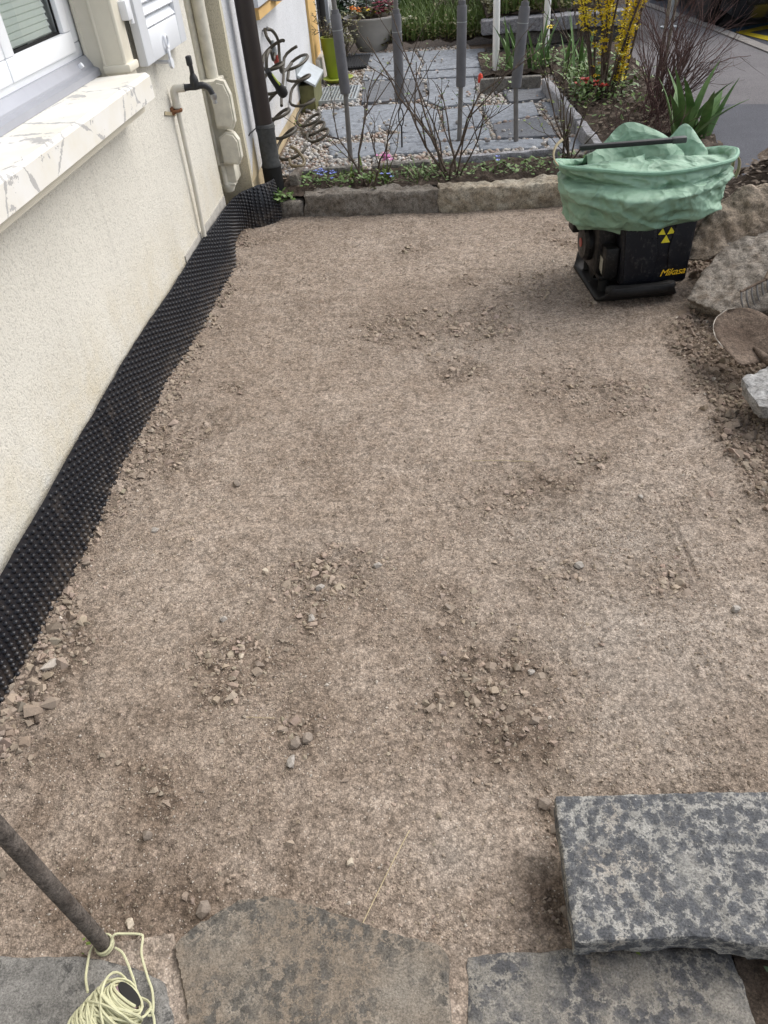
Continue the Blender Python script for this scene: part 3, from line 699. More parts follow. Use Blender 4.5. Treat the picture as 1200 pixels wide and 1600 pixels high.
# ================================================================ PAVING SLABS IN FRONT
def slab(name, poly, thick, mat, label, cat='paving slab', voxel=.0085, amp=None, seed=1, soft=1, group=None):
    mb = MB().prism([(p[0], p[1], p[2]) for p in poly], (0, 0, -thick))
    o = stone(name, mb, mat, None, voxel, amp or ((.005, 3, .5), (.004, 22, .6)), soft, seed, .002)
    return tag(o, label, cat, group)
slab('paving_slab', [(-1.0678, 0.5259, 0.03), (-0.8317, 0.5343, 0.03), (-0.7401, 0.5351, 0.03), (-0.6244, 0.5172, 0.03), (-0.5646, 0.4987, 0.03), (-0.5277, 0.4263, 0.03), (-.52,.05,.03), (-1.0,.05,.03)], .06, M['slab_grey'], 'grey pitted stone slab under the ball of yellow cord', seed=3)
slab('paving_slab', [(-0.5647, 0.5592, 0.034), (-0.535, 0.5951, 0.034), (-0.5006, 0.6164, 0.034), (-0.4538, 0.6457, 0.034), (-0.3894, 0.6567, 0.034), (-0.3215, 0.644, 0.034), (-0.202, 0.6119, 0.034), (-0.1002, 0.5833, 0.034), (-0.0387, 0.5685, 0.034), (-0.0233, 0.5422, 0.034), (-0.0218, 0.4386, 0.034), (-.02,.05,.034), (-.5,.05,.034), (-0.5025, 0.4259, 0.034)], .07, M['slab_mid'], 'brownish curved stone slab with rounded dirt-covered edge', seed=5)
slab('paving_slab', [(0.0046, 0.5523, 0.032), (0.0458, 0.5598, 0.032), (0.1902, 0.5694, 0.032), (0.3448, 0.5769, 0.032), (0.4976, 0.58, 0.032), (0.5021, 0.5225, 0.032), (0.5047, 0.4531, 0.032), (.54,.05,.032), (.01,.05,.032)], .07, M['slab_right'], 'flat mottled stone slab in front of the thick raised slab', seed=7)
slab('raised_slab', [(0.1987, 0.8272, 0.125), (0.3209, 0.8306, 0.125), (0.5003, 0.8342, 0.125), (.80,.845,.125), (1.10,.845,.125), (1.10,.50,.125), (.80,.505,.125), (0.4267, 0.5573, 0.125), (0.3036, 0.5496, 0.125), (0.2002, 0.5444, 0.125), (0.1982, 0.6471, 0.125)], .062, M['slab_spot'], 'thick lichen-spotted grey slab laid on top of the paving', voxel=.007, amp=((.005, 4, .5), (.0045, 20, .6)), seed=9, soft=0)
slab('bearing_stone', [(0.4976, 0.5669, 0.062), (.78,.545,.062), (.78,.70,.062), (.53,.70,.062), (0.5055, 0.6089, 0.062)], .09, M['rock_grey'], 'grey stone block propping the raised slab from below', 'stone block', .012, ((.01, 7, .5), (.004, 25, .5)), 11)
slab('bearing_stone', [(.24,.62,.062), (.44,.60,.062), (.46,.78,.062), (.25,.80,.062)], .10, M['rock'], 'brown bedding stone hidden beneath the raised slab', 'stone block', .014, None, 12)
# sandy joint and the strip of soil round the slabs
def patch(name, poly, mat, z, amp=.006, sp=.02, parent=None, kind='structure', sc=18):
    xs = [p[0] for p in poly]; ys = [p[1] for p in poly]
    bm = bmesh.new(); f = bm.faces.new([bm.verts.new((p[0], p[1], z)) for p in poly])
    bmesh.ops.triangulate(bm, faces=[f])
    n = max(1, int(math.log2(max(max(xs)-min(xs), max(ys)-min(ys))/sp)))
    for _ in range(n): bmesh.ops.subdivide_edges(bm, edges=[e for e in bm.edges if e.calc_length() > sp], cuts=1, use_grid_fill=True)
    bmesh.ops.triangulate(bm, faces=bm.faces)
    co = np.array([v.co for v in bm.verts]); dz = amp*fbm(co[:, 0], co[:, 1], 0, sc, 3, .55, 17)
    for v, d in zip(bm.verts, dz): v.co.z += d
    bmesh.ops.recalc_face_normals(bm, faces=bm.faces)
    me = bpy.data.meshes.new(name); bm.to_mesh(me); bm.free()
    for p in me.polygons: p.use_smooth = True
    me.materials.append(mat); o = link(bpy.data.objects.new(name, me), parent)
    if me.polygons[0].normal.z < 0: me.flip_normals()
    if kind: o['kind'] = kind
    return o
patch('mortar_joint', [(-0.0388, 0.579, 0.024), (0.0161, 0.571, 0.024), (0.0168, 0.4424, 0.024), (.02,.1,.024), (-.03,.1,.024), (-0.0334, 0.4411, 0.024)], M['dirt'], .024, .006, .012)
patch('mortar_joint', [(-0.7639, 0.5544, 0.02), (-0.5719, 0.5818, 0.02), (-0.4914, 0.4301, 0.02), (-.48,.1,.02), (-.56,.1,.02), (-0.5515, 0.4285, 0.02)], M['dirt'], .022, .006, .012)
patch('soil_edge', [(.50,.30,.0), (1.6,.30,.0), (1.6,.76,.0), (.50,.76,.0)], M['soil'], .022, .014, .014)

# ================================================================ STAKE AND CORD
stake = thing('iron_stake', 'rusty iron bar standing upright beside the grey slab', 'iron bar', (-.705, .555, 0))
MB().tube([(-.703,.556,-.10), (-.706,.556,.1), (-.715,.554,.35), (-.728,.550,.75), (-.735,.548,.95)], [.0145,.0145,.0145,.0145,.0140], 18).build('bar', M['rust_bar'], stake, True)
def catmull(pts, k=8):
    P = [np.array(p, float) for p in pts]; P = [2*P[0]-P[1]]+P+[2*P[-1]-P[-2]]; out = []
    for i in range(1, len(P)-2):
        for t in np.linspace(0, 1, k, endpoint=False):
            a, b, c, d = P[i-1], P[i], P[i+1], P[i+2]
            out.append(tuple(.5*((2*b)+(-a+c)*t+(2*a-5*b+4*c-d)*t*t+(-a+3*b-3*c+d)*t**3)))
    out.append(tuple(P[-2])); return out
cord = thing('cord_ball', 'ball of pale yellow builders cord tied to the iron bar', 'cord', tuple((-0.6658, 0.4329, 0.03)))
cc = Vector((-0.6325, 0.416, 0.085)); ax = Vector((.62, .62, .30)).normalized(); e1 = ax.cross(Vector((0, 0, 1))).normalized(); e2 = ax.cross(e1)
Rot = Matrix((e1, e2, ax)).transposed().to_4x4(); Rot.translation = cc
core = MB(); core.lathe([(.0, -.058), (.026, -.058), (.026, .050), (.0, .050)], 20, Rot); core.build('tube_core', M['pink'], cord, True)
MB().lathe([(.022, .051), (.027, .051), (.027, .0525), (.022, .0525)], 20, Rot).build('core_rim', M['black_pipe'], cord, True)
wind = MB(); r2 = random.Random(2)
for layer in range(2):
    path = []; turns = 17; rr = .042-.004*layer
    for i in range(turns*20):
        a = 2*math.pi*i/20; t = i/(turns*20); zz = -.054+.102*t
        w = rr*(1-.20*abs(t-.5)**2*4)+r2.uniform(-.0004, .0004)
        path.append(Rot @ Vector((w*math.cos(a), w*math.sin(a), zz+.006*math.sin(a*1.0+layer*2))))
    wind.tube(path, .0026, 6)
for k in range(30):                          # criss-cross turns
    tilt = r2.uniform(-.9, .9); off = r2.uniform(-.03, .03); ph = r2.uniform(0, 6.28); path = []
    for i in range(25):
        a = 2*math.pi*i/24; rk_ = .0455+.004*abs(math.sin(k*1.7)); path.append(Rot @ Vector((rk_*math.cos(a), rk_*math.sin(a), off+.05*tilt*math.cos(a+ph))))
    wind.tube(path, .0024, 6, False)
wind.build('winding', M['string'], cord, True)
def cordline(pts, r=.0024): return MB().tube(catmull(pts, 8), r, 6).build('loose_strand', M['string'], cord, True)
cordline([(-0.6903, 0.5532, 0.034), (-0.6842, 0.5691, 0.045), (-0.665, 0.5737, 0.04), (-0.635, 0.5746, 0.036), (-0.6284, 0.5684, 0.034), (-0.6219, 0.54, 0.036), (-0.5973, 0.5001, 0.04), (-0.5789, 0.4731, 0.042), (-0.5687, 0.4421, 0.042), (-0.5731, 0.4343, 0.044), (-0.5794, 0.4392, 0.044), (-0.5722, 0.4433, 0.048), (-0.5645, 0.432, 0.042), (-0.5564, 0.4123, 0.042)])
cordline([(-0.6779, 0.5492, 0.036), (-0.6582, 0.5386, 0.038), (-0.6337, 0.5096, 0.042), (-0.6109, 0.4763, 0.046), (-0.5977, 0.4412, 0.07)])
cordline([(-0.7223, 0.5587, 0.03), (-0.7245, 0.5411, 0.04), (-0.7184, 0.512, 0.046), (-0.7089, 0.4872, 0.055), (-0.684, 0.4571, 0.085)])
cordline([(-0.6377, 0.4555, 0.11), (-0.6193, 0.4611, 0.11), (-0.6089, 0.4563, 0.1), (-0.6102, 0.4471, 0.09)])
knot = MB()
for k, zz in enumerate((.030, .036)):
    knot.tube([(-.7035+.0170*math.cos(a), .556+.0170*math.sin(a), zz+.004*math.sin(a+k)) for a in np.linspace(0, 2*math.pi, 25)], .0025, 6, False)
knot.build('knot', M['string'], cord, True)
# moss at the foot of the bar
def tuft(mb, c, n, r, h, w, rs):
    for _ in range(n):
        a = rs.uniform(0, 6.28); q = r*math.sqrt(rs.random()); b = (c[0]+q*math.cos(a), c[1]+q*math.sin(a), c[2])
        blade(mb, b, rs.uniform(0, 6.28), h*rs.uniform(.5, 1.2), w, rs.uniform(.2, 1.0), 3)
def blade(mb, base, az, L, w, bend, n=6, fold=.25, up=1.35, col=None, taper=.55):
    """a strap leaf: rises at angle `up`, arches over by `bend`"""
    b = Vector(base); d = Vector((math.cos(az), math.sin(az), 0)); sd = Vector((-d.y, d.x, 0))
    p = b.copy(); ang = up; vs = []; fs = []
    for i in range(n+1):
        t = i/n; ww = w*(1-t**2.2)*(taper+(1-taper)*min(1, t*3)) if i < n else .0004
        up_v = (-d*math.sin(ang)+Vector((0, 0, 1))*math.cos(ang))
        vs += [p-sd*ww*.5+up_v*ww*fold, p, p+sd*ww*.5+up_v*ww*fold]
        p = p+(d*math.cos(ang)+Vector((0, 0, 1))*math.sin(ang))*(L/n); ang -= bend/n*(.4+1.2*t)
    for i in range(n):
        k = i*3; fs += [(k, k+1, k+4, k+3), (k+1, k+2, k+5, k+4)]
    mb.add(vs, fs, col)
def leafquad(mb, p, s, rs, up=.6, c=None):
    a = rs.uniform(0, 6.28); t = rs.uniform(-.2, 1.2)*up; d = Vector((math.cos(a)*math.cos(t), math.sin(a)*math.cos(t), math.sin(t)))
    sd = Vector((-math.sin(a), math.cos(a), rs.uniform(-.5, .5))).normalized(); p = Vector(p)
    mb.add([p, p+d*s*.45+sd*s*.32, p+d*s, p+d*s*.45-sd*s*.32], [(0, 1, 2, 3)], c)
rs = random.Random(3); mo = MB()
for _ in range(60): leafquad(mo, (-.735+rs.gauss(0, .014), .56+rs.gauss(0, .012), .012), .008, rs)
tag(mo.build('moss', M['leaf_lime']), 'little patch of moss at the foot of the iron bar', 'moss', kind='stuff')
wd = MB()
for _ in range(14): leafquad(wd, (.565+rs.gauss(0, .014), .525+rs.gauss(0, .012), .040), .016, rs)
tag(wd.build('weed', M['leaf_dark']), 'small green weed growing in soil beside the mottled slab', 'weed')
wd2 = MB()
for _ in range(16): leafquad(wd2, (.335+rs.gauss(0, .012), .585+rs.gauss(0, .008), .036), .014, rs)
tag(wd2.build('weed', M['leaf_lime']), 'tiny green sprout in the gap under the raised slab', 'weed')

# ================================================================ NEAR HOUSE (wall plane x = -1.25)
house = thing('house', 'cream roughcast house with white window, shutter and peeling sill', 'house', (-1.25, 2, -.3))
WT = 5.2
YJ = 3.33            # far side of the window opening
wall = MB()
wall.box((-1.70, -4.0, -.3), (-1.25, 4.46, .95))                     # below the sill
wall.box((-1.70, YJ+.10, .95), (-1.25, 4.46, WT)); wall.box((-1.70, -4.0, 2.6), (-1.25, YJ+.10, WT)); wall.box((-1.70, -4.0, .95), (-1.25, 1.6, 2.6))
wall.build('wall', M['plaster'], house)
MB().box((-1.80, 4.46, -.3), (-1.372, 4.76, WT)).box((-1.80, 4.75, -.3), (-1.142, 4.80, WT)).build('return_wall', M['plaster2'], house)
# rough mortar along the wall foot where the render stops
ft = MB().box((-1.256, 3.55, .12), (-1.244, 4.45, .262)); ft.build('plinth_mortar', M['cement'], house)
# window: stone sill with flaking paint, aluminium sill, frame, sash, glass, blind
sl = MB().prism([(-1.45, 1.3, 1.078), (-1.132, 1.3, 1.086), (-1.118, 1.3, 1.074), (-1.118, 1.3, .998), (-1.45, 1.3, .998)], (0, 2.0, 0))
sill = sl.build('window_sill', M['flake'], house, True)
MB().box((-1.30, 1.3, .955), (-1.165, 3.285, .998)).build('sill_moulding', M['jamb'], sill)
win = MB()
xw = -1.385
win.box((xw-.06, 1.7, 1.150), (xw, 3.385, 1.20), None, .006)                   # outer frame bottom
win.box((xw-.06, 3.30, 1.20), (xw, 3.385, 2.55), None, .006)
win.box((xw-.06, 1.7, 2.49), (xw, 3.30, 2.55), None, .006)
window = win.build('window_frame', M['white_pvc'], house, True)
s2 = MB(); xs = xw+.012
def ring(mb, y0, y1, z0, z1, w, xa, xb, ch=.006):
    mb.box((xa, y0, z0), (xb, y1, z0+w), None, ch); mb.box((xa, y0, z1-w), (xb, y1, z1), None, ch)
    mb.box((xa, y0, z0+w), (xb, y0+w, z1-w), None, ch); mb.box((xa, y1-w, z0+w), (xb, y1, z1-w), None, ch)
ring(s2, 2.72, 3.29, 1.175, 2.48, .068, xs-.055, xs); s2.build('sash', M['white_pvc'], window, True)
s3 = MB(); ring(s3, 1.95, 2.715, 1.175, 2.48, .068, xs-.055, xs); s3.build('sash', M['white_pvc'], window, True)
MB().add([(xs-.030, 2.790, 1.243), (xs-.030, 3.222, 1.243), (xs-.030, 3.222, 2.412), (xs-.030, 2.790, 2.412)], [(0, 1, 2, 3)]).build('pane', M['clear_glass'], window)
MB().add([(xs-.030, 2.02, 1.243), (xs-.030, 2.645, 1.243), (xs-.030, 2.645, 2.412), (xs-.030, 2.02, 2.412)], [(0, 1, 2, 3)]).build('pane', M['clear_glass'], window)
gk = MB(); ring(gk, 2.786, 3.226, 1.240, 2.415, .012, xs-.024, xs-.018, 0); gk.build('gasket', M['dark'], window)
for k in range(58):
    z = 1.250+k*.020; t = .010
    MB().add([(xs-.044, 2.792, z), (xs-.044, 3.200, z), (xs-.036, 3.200, z+.006), (xs-.043, 3.200, z+.0215), (xs-.043, 2.792, z+.0215), (xs-.036, 2.792, z+.006)], [(0, 1, 2, 5), (5, 2, 3, 4)]).build('blind_slat', M['blind'], window)
MB().box((-1.62, 1.7, 1.10), (-1.60, 3.38, 2.6)).build('room_backing', M['dark'], window)
al = MB().prism([(xw-.01, 1.5, 1.152), (xw+.012, 1.5, 1.152), (xw+.030, 1.5, 1.120), (xw+.032, 1.5, 1.112), (xw+.052, 1.5, 1.104), (xw+.055, 1.5, 1.082), (xw-.01, 1.5, 1.082)], (0, 1.86, 0))
al.build('aluminium_sill', M['alu'], sill)
MB().lathe([(.0, 0), (.009, 0), (.009, .018), (.0, .018)], 10, Matrix.Translation((xw+.02, 3.245, 1.128)) @ Matrix.Rotation(R(60), 4, 'Y')).build('drain_cap', M['white_pvc'], sill, True)
# moulded cream jamb of the opening
jb = MB()
jb.box((-1.45, YJ+.055, 1.05), (-1.372, YJ+.13, 2.6))
jb.box((-1.372, YJ+.030, 1.05), (-1.300, YJ+.12, 2.6))
jb.box((-1.300, YJ+.012, 1.05), (-1.215, YJ+.115, 2.6), None, .006)
for xx, yy, rr in ((-1.372, YJ+.036, .010), (-1.300, YJ+.022, .011), (-1.222, YJ+.02, .010)): jb.tube([(xx, yy, 1.06), (xx, yy, 2.6)], rr, 10)
jamb = jb.build('window_jamb', M['jamb'], house, True)
MB().box((-1.31, YJ+.004, 1.083), (-1.20, YJ+.12, 1.112), None, .006).build('jamb_foot', M['jamb'], jamb, True)
hk = MB().tube([(xw+.03, YJ+.025, 1.66), (xw+.03, YJ+.0, 1.52), (xw+.03, YJ-.002, 1.37), (xw+.028, YJ+.02, 1.345), (xw+.01, YJ+.04, 1.35)], .007, 8)
hk.build('jamb_hook', M['white_pvc'], jamb, True)
hg = MB().box((-1.225, YJ+.09, 1.245), (-1.185, YJ+.135, 1.31), None, .004).tube([(-1.195, YJ+.14, 1.23), (-1.195, YJ+.14, 1.33)], .011, 10)
hg.build('shutter_hinge', M['white_pvc'], jamb, True)
# louvred shutter folded back against the wall
sh = MB(); SX0, SX1, SY0, SY1, SZ0, SZ1 = -1.222, -1.186, 3.515, 4.16, 1.072, 2.55
sh.box((SX0, SY0, SZ0), (SX1, SY0+.105, SZ1), None, .004); sh.box((SX0, SY1-.10, SZ0), (SX1, SY1, SZ1), None, .004)
sh.box((SX0+.001, SY0+.105, SZ0), (SX1-.001, SY1-.10, SZ0+.115), None, .004); sh.box((SX0+.001, SY0+.105, SZ1-.1), (SX1-.001, SY1-.10, SZ1), None, .004)
shut = sh.build('shutter', M['shutter'], house, True)
for k in range(30):
    z = SZ0+.118+k*.043
    MB().add([(SX1-.006, SY0+.104, z), (SX1-.006, SY1-.099, z), (SX1-.002, SY1-.099, z+.005), (SX0+.008, SY1-.099, z+.044), (SX0+.008, SY0+.104, z+.044), (SX1-.002, SY0+.104, z+.005)], [(0, 1, 2, 5), (5, 2, 3, 4)]).build('louvre', M['shutter'], shut)
lt = MB(); Lm = Matrix.Translation((-1.178, 3.79, 1.083)) @ Matrix.Rotation(R(90), 4, 'Y')
lt.tube([(-1.176, 3.80+.020*math.cos(a), 1.118+.024*math.sin(a)) for a in np.linspace(0, 2*math.pi, 21)], .0055, 8, False)
lt.box((-1.180, 3.785, 1.05), (-1.172, 3.812, 1.10), None, .003); lt.lathe([(0, -.006), (.021, -.006), (.021, .006), (0, .006)], 18, Matrix.Translation((-1.176, 3.80, 1.035)) @ Matrix.Rotation(R(90), 4, 'Y'))
lt.tube([(-1.25, 3.80, 1.045), (-1.178, 3.80, 1.04)], .008, 8)
lt.build('latch', M['shutter'], shut, True)

# ---------------------------------------------------------------- water pipe and tap
tap = thing('garden_tap', 'dark brass garden tap on a cream painted wall pipe', 'tap', (-1.22, 3.86, .2))
py_ = 3.885
MB().tube([(-1.228, py_-.02, .243), (-1.222, py_-.01, .5), (-1.222, py_, .885)], .0115, 12).build('pipe', M['pipe_white'], tap, True)
MB().tube(catmull([(-1.222, py_, .850), (-1.222, py_, .888), (-1.219, py_, .910), (-1.205, py_+.003, .920), (-1.170, py_+.008, .920)], 5), .0185, 12).tube([(-1.222, py_, .842), (-1.222, py_, .858)], .021, 12).build('elbow', M['pipe_white'], tap, True)
tb = MB()
tb.tube([(-1.172, py_+.008, .920), (-1.166, py_+.008, .920), (-1.150, py_+.010, .920), (-1.118, py_+.014, .920)], [.019, .015, .014, .016], 12)
tb.tube([(-1.120, py_+.014, .912), (-1.120, py_+.014, .940), (-1.120, py_+.014, .955), (-1.121, py_+.014, .972)], [.018, .021, .019, .012], 12)
tb.tube(catmull([(-1.118, py_+.014, .920), (-1.085, py_+.018, .922), (-1.060, py_+.022, .908), (-1.048, py_+.024, .880)], 5), [.015]*6+[.014]*5+[.013]*5, 12)
tb.build('body', M['tap'], tap, True)
MB().tube([(-1.121, py_+.014, .970), (-1.121, py_+.014, 1.0), (-1.124, py_+.012, 1.02)], [.011, .010, .013], 10).box((-1.135, py_-.002, 1.005), (-1.112, py_+.028, 1.045), None, .005).build('handle', M['tap'], tap, True)
MB().tube([(-1.048, py_+.024, .882), (-1.046, py_+.024, .868), (-1.045, py_+.024, .858)], [.0165, .0165, .012], 12).tube([(-1.045, py_+.024, .858), (-1.043, py_+.024, .842)], .0105, 10).build('hose_coupling', M['chrome'], tap, True)
MB().prism([(-1.247, 3.7627, 0.854), (-1.247, 3.9163, 0.8146), (-1.247, 3.9051, 0.8032), (-1.247, 3.7499, 0.8409)], (.004, 0, 0)).build('strap', M['strap'], tap)
MB().tube([(-1.247, py_-.024, .830), (-1.222, py_-.020, .830), (-1.204, py_-.008, .830), (-1.207, py_+.010, .830), (-1.240, py_+.016, .830)], .007, 8).box((-1.252, py_-.03, .815), (-1.236, py_+.014, .846), None, .002).build('pipe_clip', M['rust'], tap, True)

# ---------------------------------------------------------------- cable end box in the corner
ub = thing('cable_box', 'cream painted cable conduit box in the corner of the house', 'conduit box', (-1.25, 4.6, .2))
YB = 4.575
MB().tube([(-1.295, 4.66, .81), (-1.295, 4.66, 2.6), (-1.295, 4.66, WT-.2)], .027, 12).build('conduit', M['cream_metal'], ub, True)
MB().tube([(-1.232, 4.665, .81), (-1.232, 4.665, 2.6), (-1.232, 4.665, WT-.2)], .034, 14).build('conduit', M['cream_metal'], ub, True)
MB().box((-1.350, YB-.010, .785), (-1.185, 4.735, .822), None, .008).build('flange', M['cream_metal'], ub, True)
MB().prism([(-1.335, 4.735, .785), (-1.335, YB+.02, .785), (-1.335, YB+.02, .40), (-1.335, 4.735, .385)], (.145, 0, 0)).box((-1.350, YB+.01, .385), (-1.19, 4.735, .405), None, .004).build('back_box', M['cream_metal'], ub)
def cover(z0, z1, arch):
    p = [(-1.238, z0), (-1.150, z0-.012), (-1.128, z0+.025), (-1.128, z1-.05-arch), (-1.150, z1-.012), (-1.19, z1), (-1.238, z1-.03)]
    bm_ = MB().prism([(x, YB+.03, z) for x, z in p], (0, -.045, 0))
    bm_.prism([(x*.86-1.185*.14, YB-.0152, z*.86+(z0+z1)/2*.14) for x, z in p], (0, -.014, 0))
    return bm_
cover(.590, .830, .03).build('upper_cover', M['cream_metal'], ub)
cover(.405, .572, .0).build('lower_cover', M['cream_metal'], ub)
MB().tube([(-1.272, YB-.002, .78), (-1.272, YB-.004, .40)], .010, 8).build('ridge', M['cream_metal'], ub, True)
for z in (.74, .655, .60, .47): MB().lathe([(0, -.008), (.011, -.008), (.009, .006), (0, .008)], 8, Matrix.Translation((-1.292, YB+.012, z)) @ Matrix.Rotation(R(90), 4, 'X')).build('bolt', M['cream_metal'], ub, True)
MB().box((-1.325, YB+.03, .285), (-1.195, 4.735, .385), None, .006).tube([(-1.262, YB+.022, .385), (-1.262, YB+.022, .28)], .016, 10).build('lower_body', M['cream_metal'], ub, True)
MB().tube([(-1.255, YB+.05, .29), (-1.255, YB+.05, .275), (-1.255, YB+.05, .262), (-1.255, YB+.05, .235)], [.030, .042, .042, .030], 10).box((-1.305, YB+.015, .268), (-1.205, YB+.09, .285), None, .005).build('gland', M['cream_metal'], ub, True)

# ---------------------------------------------------------------- dimpled drainage membrane
def membrane():
    B = np.array([(-1.215,-.7,-.03),(-1.205,.6,-.03),(-1.20,1.13,-.03),(-1.178,1.6,-.03),(-1.190,2.1,-.03),(-1.192,2.49,-.03),(-1.172,3.1,-.03),(-1.158,3.6,-.03),(-1.145,3.95,-.03),(-1.160,4.12,-.03),(-1.225,4.26,-.03),(-1.228,4.42,-.03),(-1.215,4.60,-.03),(-1.16,4.655,-.03),(-1.06,4.640,-.03),(-1.015,4.70,-.02),(-1.00,4.86,-.02)])
    T = np.array([(-1.205,-.7,.23),(-1.205,.6,.23),(-1.212,1.13,.228),(-1.225,1.6,.232),(-1.234,2.1,.245),(-1.236,2.49,.250),(-1.236,3.1,.246),(-1.235,3.6,.240),(-1.233,3.95,.236),(-1.232,4.12,.234),(-1.232,4.26,.230),(-1.228,4.42,.225),(-1.215,4.62,.222),(-1.16,4.695,.222),(-1.085,4.705,.236),(-1.045,4.76,.225),(-1.03,4.92,.215)])
    seg = np.concatenate([[0], np.cumsum(np.linalg.norm(np.diff((B+T)/2, axis=0), axis=1))])
    Ltot = seg[-1]
    def S(s, t):
        s = np.asarray(s); t = np.asarray(t)
        b = np.stack([np.interp(s, seg, B[:, k]) for k in range(3)], -1); tp = np.stack([np.interp(s, seg, T[:, k]) for k in range(3)], -1)
        # ease the corners of the polyline by averaging neighbours
        for d in (-.05, .05, -.1, .1):
            b = b+np.stack([np.interp(np.clip(s+d, 0, Ltot), seg, B[:, k]) for k in range(3)], -1); tp = tp+np.stack([np.interp(np.clip(s+d, 0, Ltot), seg, T[:, k]) for k in range(3)], -1)
        b /= 5; tp /= 5
        p = b*(1-t)[..., None]+tp*t[..., None]
        bulge = (.012*np.sin(math.pi*t)+.022*fbm(s, t*.3, 0, 1.9, 2, .5, 5)*np.sin(math.pi*np.clip(t*.9, 0, 1))+.006*fbm(s, t, 0, 6, 2, .5, 15)*(1-t))
        bulge = bulge+.016*np.exp(-((s-4.9)/.16)**2)*np.sin(math.pi*t)
        # outward direction from the plan
        e = .02; q = np.stack([np.interp(np.clip(s+e, 0, Ltot), seg, B[:, k])-np.interp(np.clip(s-e, 0, Ltot), seg, B[:, k]) for k in range(2)], -1)
        q /= np.maximum(np.linalg.norm(q, axis=-1), 1e-6)[..., None]
        p[..., 0] += q[..., 1]*bulge; p[..., 1] -= q[..., 0]*bulge
        p[..., 2] += (.012*fbm(s, t*0, 0, 2.2, 3, .5, 19)+.004*fbm(s, t*0, 0, 14, 2, .5, 18))*t
        return p
    m = thing('drainage_membrane', 'black dimpled drainage membrane along the foot of the cream wall', 'membrane', (-1.2, 2, 0))
    ns, nt = int(Ltot/.02), 14
    s, t = np.meshgrid(np.linspace(0, Ltot, ns), np.linspace(0, 1, nt), indexing='ij'); P = S(s, t)
    i = (np.arange(ns-1)[:, None]*nt+np.arange(nt-1)[None]).ravel(); F = np.stack([i, i+nt, i+nt+1, i+1], -1)
    mesh_np('sheet', P.reshape(-1, 3), F, M['membrane'], m, True)
    ps, pt = .0300, .0200; nrow = int(Ltot/ps); ncol = int(.262/pt)
    ss, tt = [], []
    for a in range(nrow):
        if a*ps < .9: continue
        for b in range(ncol+1):
            h = (b+.35+(.5 if a % 2 else 0))*pt/.268
            if .05 < h < .985: ss.append((a+.5)*ps); tt.append(h)
    ss = np.array(ss); tt = np.array(tt); p0 = S(ss, tt); e = .006
    ds = S(np.clip(ss+e, 0, Ltot), tt)-S(np.clip(ss-e, 0, Ltot), tt); dt = S(ss, tt+.02)-S(ss, tt-.02)
    ds /= np.linalg.norm(ds, axis=1)[:, None]; dt /= np.linalg.norm(dt, axis=1)[:, None]; nn = np.cross(ds, dt); nn /= np.linalg.norm(nn, axis=1)[:, None]
    dt = np.cross(nn, ds)
    K = 9; an = np.arange(K)*2*math.pi/K
    rings = [(.0096, -.0005), (.0080, .0022), (.0064, .0076), (.0050, .0086)]
    V = []
    for r, h in rings:
        V.append(p0[:, None]+ds[:, None]*(r*np.cos(an))[None, :, None]+dt[:, None]*(r*np.sin(an))[None, :, None]+nn[:, None]*h)
    V.append((p0+nn*.0086)[:, None]); V = np.concatenate(V, 1); nv = V.shape[1]
    f = []
    for r in range(len(rings)-1):
        for k in range(K): k2 = (k+1) % K; f += [(r*K+k, r*K+k2, (r+1)*K+k2), (r*K+k, (r+1)*K+k2, (r+1)*K+k)]
    r = len(rings)-1
    for k in range(K): f.append((r*K+k, r*K+(k+1) % K, nv-1))
    f = np.array(f); F = (f[None]+(np.arange(len(p0))*nv)[:, None, None]).reshape(-1, 3)
    o = mesh_np('studs', V.reshape(-1, 3), F, M['membrane'], m, True); o['kind'] = 'stuff'
membrane()

# ---------------------------------------------------------------- downpipe
dp = thing('downpipe', 'dark brown rain downpipe with weathered grey foot at the house corner', 'downpipe', (-1.045, 5.0, .1))
dx, dy = -1.055, 4.985
MB().tube([(dx-.004, dy, .47), (dx-.004, dy, 2.5), (dx-.004, dy, WT-.2)], .053, 22).build('pipe', M['brown_pipe'], dp, True)
MB().tube([(dx, dy, .25), (dx, dy, .27), (dx, dy, .285), (dx, dy, .46), (dx, dy, .468), (dx, dy, .50), (dx, dy, .505)], [.055, .060, .055, .055, .0585, .0585, .055], 22).build('metal_foot', M['grey_pipe'], dp, True)
MB().tube([(dx, dy, .02), (dx, dy, .25), (dx, dy, .262)], [.060, .060, .064], 22).build('ground_pipe', M['black_pipe'], dp, True)
cl = MB().tube([(dx+.058*math.cos(a), dy+.058*math.sin(a), .485) for a in np.linspace(0, 2*math.pi, 25)], .0035, 6, False).tube([(dx-.055, dy-.02, .485), (-1.13, dy-.115, .480), (-1.138, dy-.115, .468)], .0035, 6)
cl.build('wire_clamp', M['wire'], dp, True)

# ================================================================ NEIGHBOUR HOUSE (plane x = -1.142)
nb = thing('house', 'white roughcast house with ochre corner strip beyond the downpipe', 'house', (-1.14, 6.5, 0))
XN = -1.142
MB().box((-1.75, 4.80, .235), (XN, 7.93, WT)).build('wall', M['plaster_white'], nb)
MB().box((-1.74, 4.80, -.2), (XN-.010, 7.93, .235)).build('plinth', M['beige'], nb)
MB().prism([(XN+.004, 4.775, .232), (XN+.004, 4.98, .232), (XN+.004, 4.98, .43), (XN+.004, 4.90, .36)], (-.02, 0, 0)).build('bare_render', M['beige'], nb)
MB().box((-1.75, 7.93, .05), (XN+.022, 8.42, WT)).build('corner_strip', M['yellow_paint'], nb)
MB().box((-1.75, 8.42, .05), (XN+.005, 8.62, WT)).build('door_reveal', M['plaster_white'], nb)
MB().box((-1.75, 8.62, .05), (XN-.10, 9.6, WT)).build('door', M['dark'], nb)
